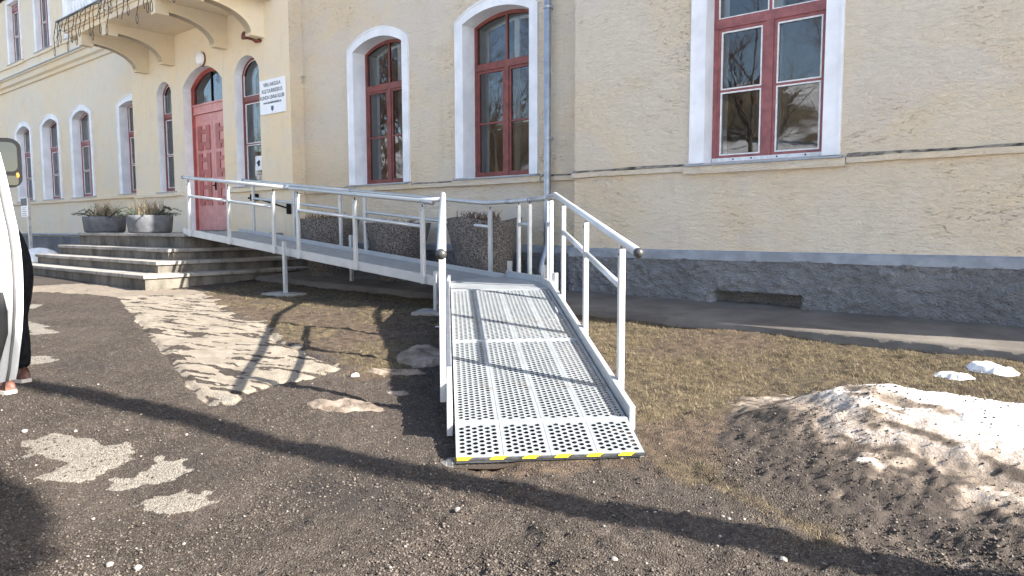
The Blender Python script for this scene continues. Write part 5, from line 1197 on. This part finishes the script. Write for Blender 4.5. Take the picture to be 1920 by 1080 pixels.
def place_tree(proto, x, y, z, s, rz, label, group):
    o = copy_tree(proto); o.matrix_basis = Matrix.Translation((x, y, z)) @ Matrix.Rotation(rz, 4, 'Z') @ Matrix.Scale(s, 4); tag(o, label, 'tree', group); return o
protos = []
for i, (sd_, h_) in enumerate(((1, 9), (5, 11), (9, 8))):
    e = empty('bare_tree', (0, 0, 0)); a, b = bare_tree(sd_, h_, 4); o = a.build('trunk', M['bark'], None); o.parent = e; o = b.build('crown', M['twig'], None); o.parent = e; protos.append(e)
hx = np.linspace(-90, 60, 76); hy = np.linspace(-60, -11, 40); HX, HY = np.meshgrid(hx, hy); HZ = -.6 + 11.5 * sstep((-HY - 12) / 22) + 1.2 * (fbm(HX * .15, HY * .15, 3, 131) - .4) * sstep((-HY - 12) / 6)
n2_, n1_ = HX.shape; ih = np.arange(n1_ * n2_).reshape(n2_, n1_); t = NT('bank_grass'); c = t.mix(t.ramp(t.noise(.35, 5), .4, .6), (.075, .058, .035), (.14, .105, .06)); c = t.mix(t.ramp(t.noise(.16, 4), .44, .52), c, (.72, .71, .70)); t.color(c).set(.95)  # snow remnants, spread widely here to bounce sun onto the facade
hl = link('hill', arr_mesh('hill', np.stack([HX, HY, HZ], -1).reshape(-1, 3), np.stack([ih[:-1, :-1], ih[:-1, 1:], ih[1:, 1:], ih[1:, :-1]], -1).reshape(-1, 4), t.m, True)); tag(hl, 'low grassy bank with snow remnants across the yard', kind='structure')
def hz(x, y): return float(np.interp(x, hx, HZ[int(np.argmin(np.abs(hy - y)))]))
spots = [(-20, -14), (-24, -16.5), (-28, -13.5), (-33, -15), (-38, -16.5), (-43, -13.5), (-48, -17), (-22, -19), (-34, -20), (-26, -20.5), (-40, -20), (-30, -12), (-36, -12), (-46, -20), (-8, -13), (-13, -16), (-17, -12.5), (-22, -15), (-26, -12), (-31, -17), (-36, -13), (-42, -16), (-49, -13), (-56, -18), (-64, -14), (-2, -17), (5, -15), (-29, -22), (-45, -23), (-11, -23), (-19, -25), (-72, -20), (12, -19), (-53, -26)]
for k, (x, y) in enumerate(spots):
    s = (1.15 if k < 14 else .8) + .5 * ((k * 29 % 11) / 11); lab = 'leafless tree on the grassy bank across the yard'
    if k < 3: o = protos[k]; o.matrix_basis = Matrix.Translation((x, y, hz(x, y))) @ Matrix.Rotation(k * 1.7, 4, 'Z') @ Matrix.Scale(s, 4); tag(o, lab, 'tree', 'leafless trees across the yard')
    else: place_tree(protos[k % 3], x, y, hz(x, y), s, k * 1.7, lab, 'leafless trees across the yard')
place_tree(protos[0], -47, 10.5, .3, .62, .6, 'leafless tree beyond the far left end of the building', 'tree beyond the building')
# pine to the right of the yard: its trunk throws the stripe of shadow on the gravel
TX, TY = 3.4, 3.76; pn = empty('pine_tree', (TX, TY, G(TX, TY))); tag(pn, 'tall pine with a bare trunk at the right of the yard', 'tree')
mb = MB(); mb.tube([(TX, TY, -.1), (TX + .02, TY, 2), (TX, TY + .02, 4.5), (TX - .03, TY, 8), (TX, TY, 11)], [.14, .115, .105, .10, .05], 12); mb.build('trunk', M['bark'], pn, True)
mb = MB(); rg = random.Random(11)
def needles(c_, rx_, ry_, rz_, n_):
    for i in range(n_):
        d_ = Vector((rg.gauss(0, 1), rg.gauss(0, 1), rg.gauss(0, 1))).normalized() * (rg.random() ** .5); p = c_ + Vector((d_.x * rx_, d_.y * ry_, d_.z * rz_)); a = Vector((rg.gauss(0, 1), rg.gauss(0, 1), rg.gauss(0, 1))).normalized() * .09; b = a.orthogonal().normalized() * .05
        mb.add([p - a, p + b, p + a, p - b], [(0, 1, 2, 3)])
for k in range(8):
    a = k * 2.3; c_ = Vector((TX + 1.2 * math.cos(a), TY + 1.2 * math.sin(a), 8.3 + .35 * k)); mb.tube([(TX, TY, c_.z - .3), c_], [.04, .015], 5); needles(c_, .9, .9, .4, 500)
mb.build('crown', M['spruce'], pn)

T2 = Vector((4.7, 1.85, 0)); shade_pine = empty('pine_tree', (T2.x, T2.y, G(T2.x, T2.y))); tag(shade_pine, 'unseen pine added so its dense bough shades the yard corner', 'tree')  # unseen tree added: its bough is shaped to shade the near left gravel
mb = MB(); mb.tube([(T2.x, T2.y, -.1), (T2.x, T2.y, 3), (T2.x, T2.y, 6.4)], [.13, .10, .04], 10); mb.build('trunk', M['bark'], shade_pine, True)
mb = MB(); bc = Vector((4.05, 2.36, 5.05)); mb.tube([(T2.x, T2.y, 4.6), bc], [.04, .02], 6); needles(bc, .65, .52, .80, 5200)
mb.build('crown', M['spruce'], shade_pine)
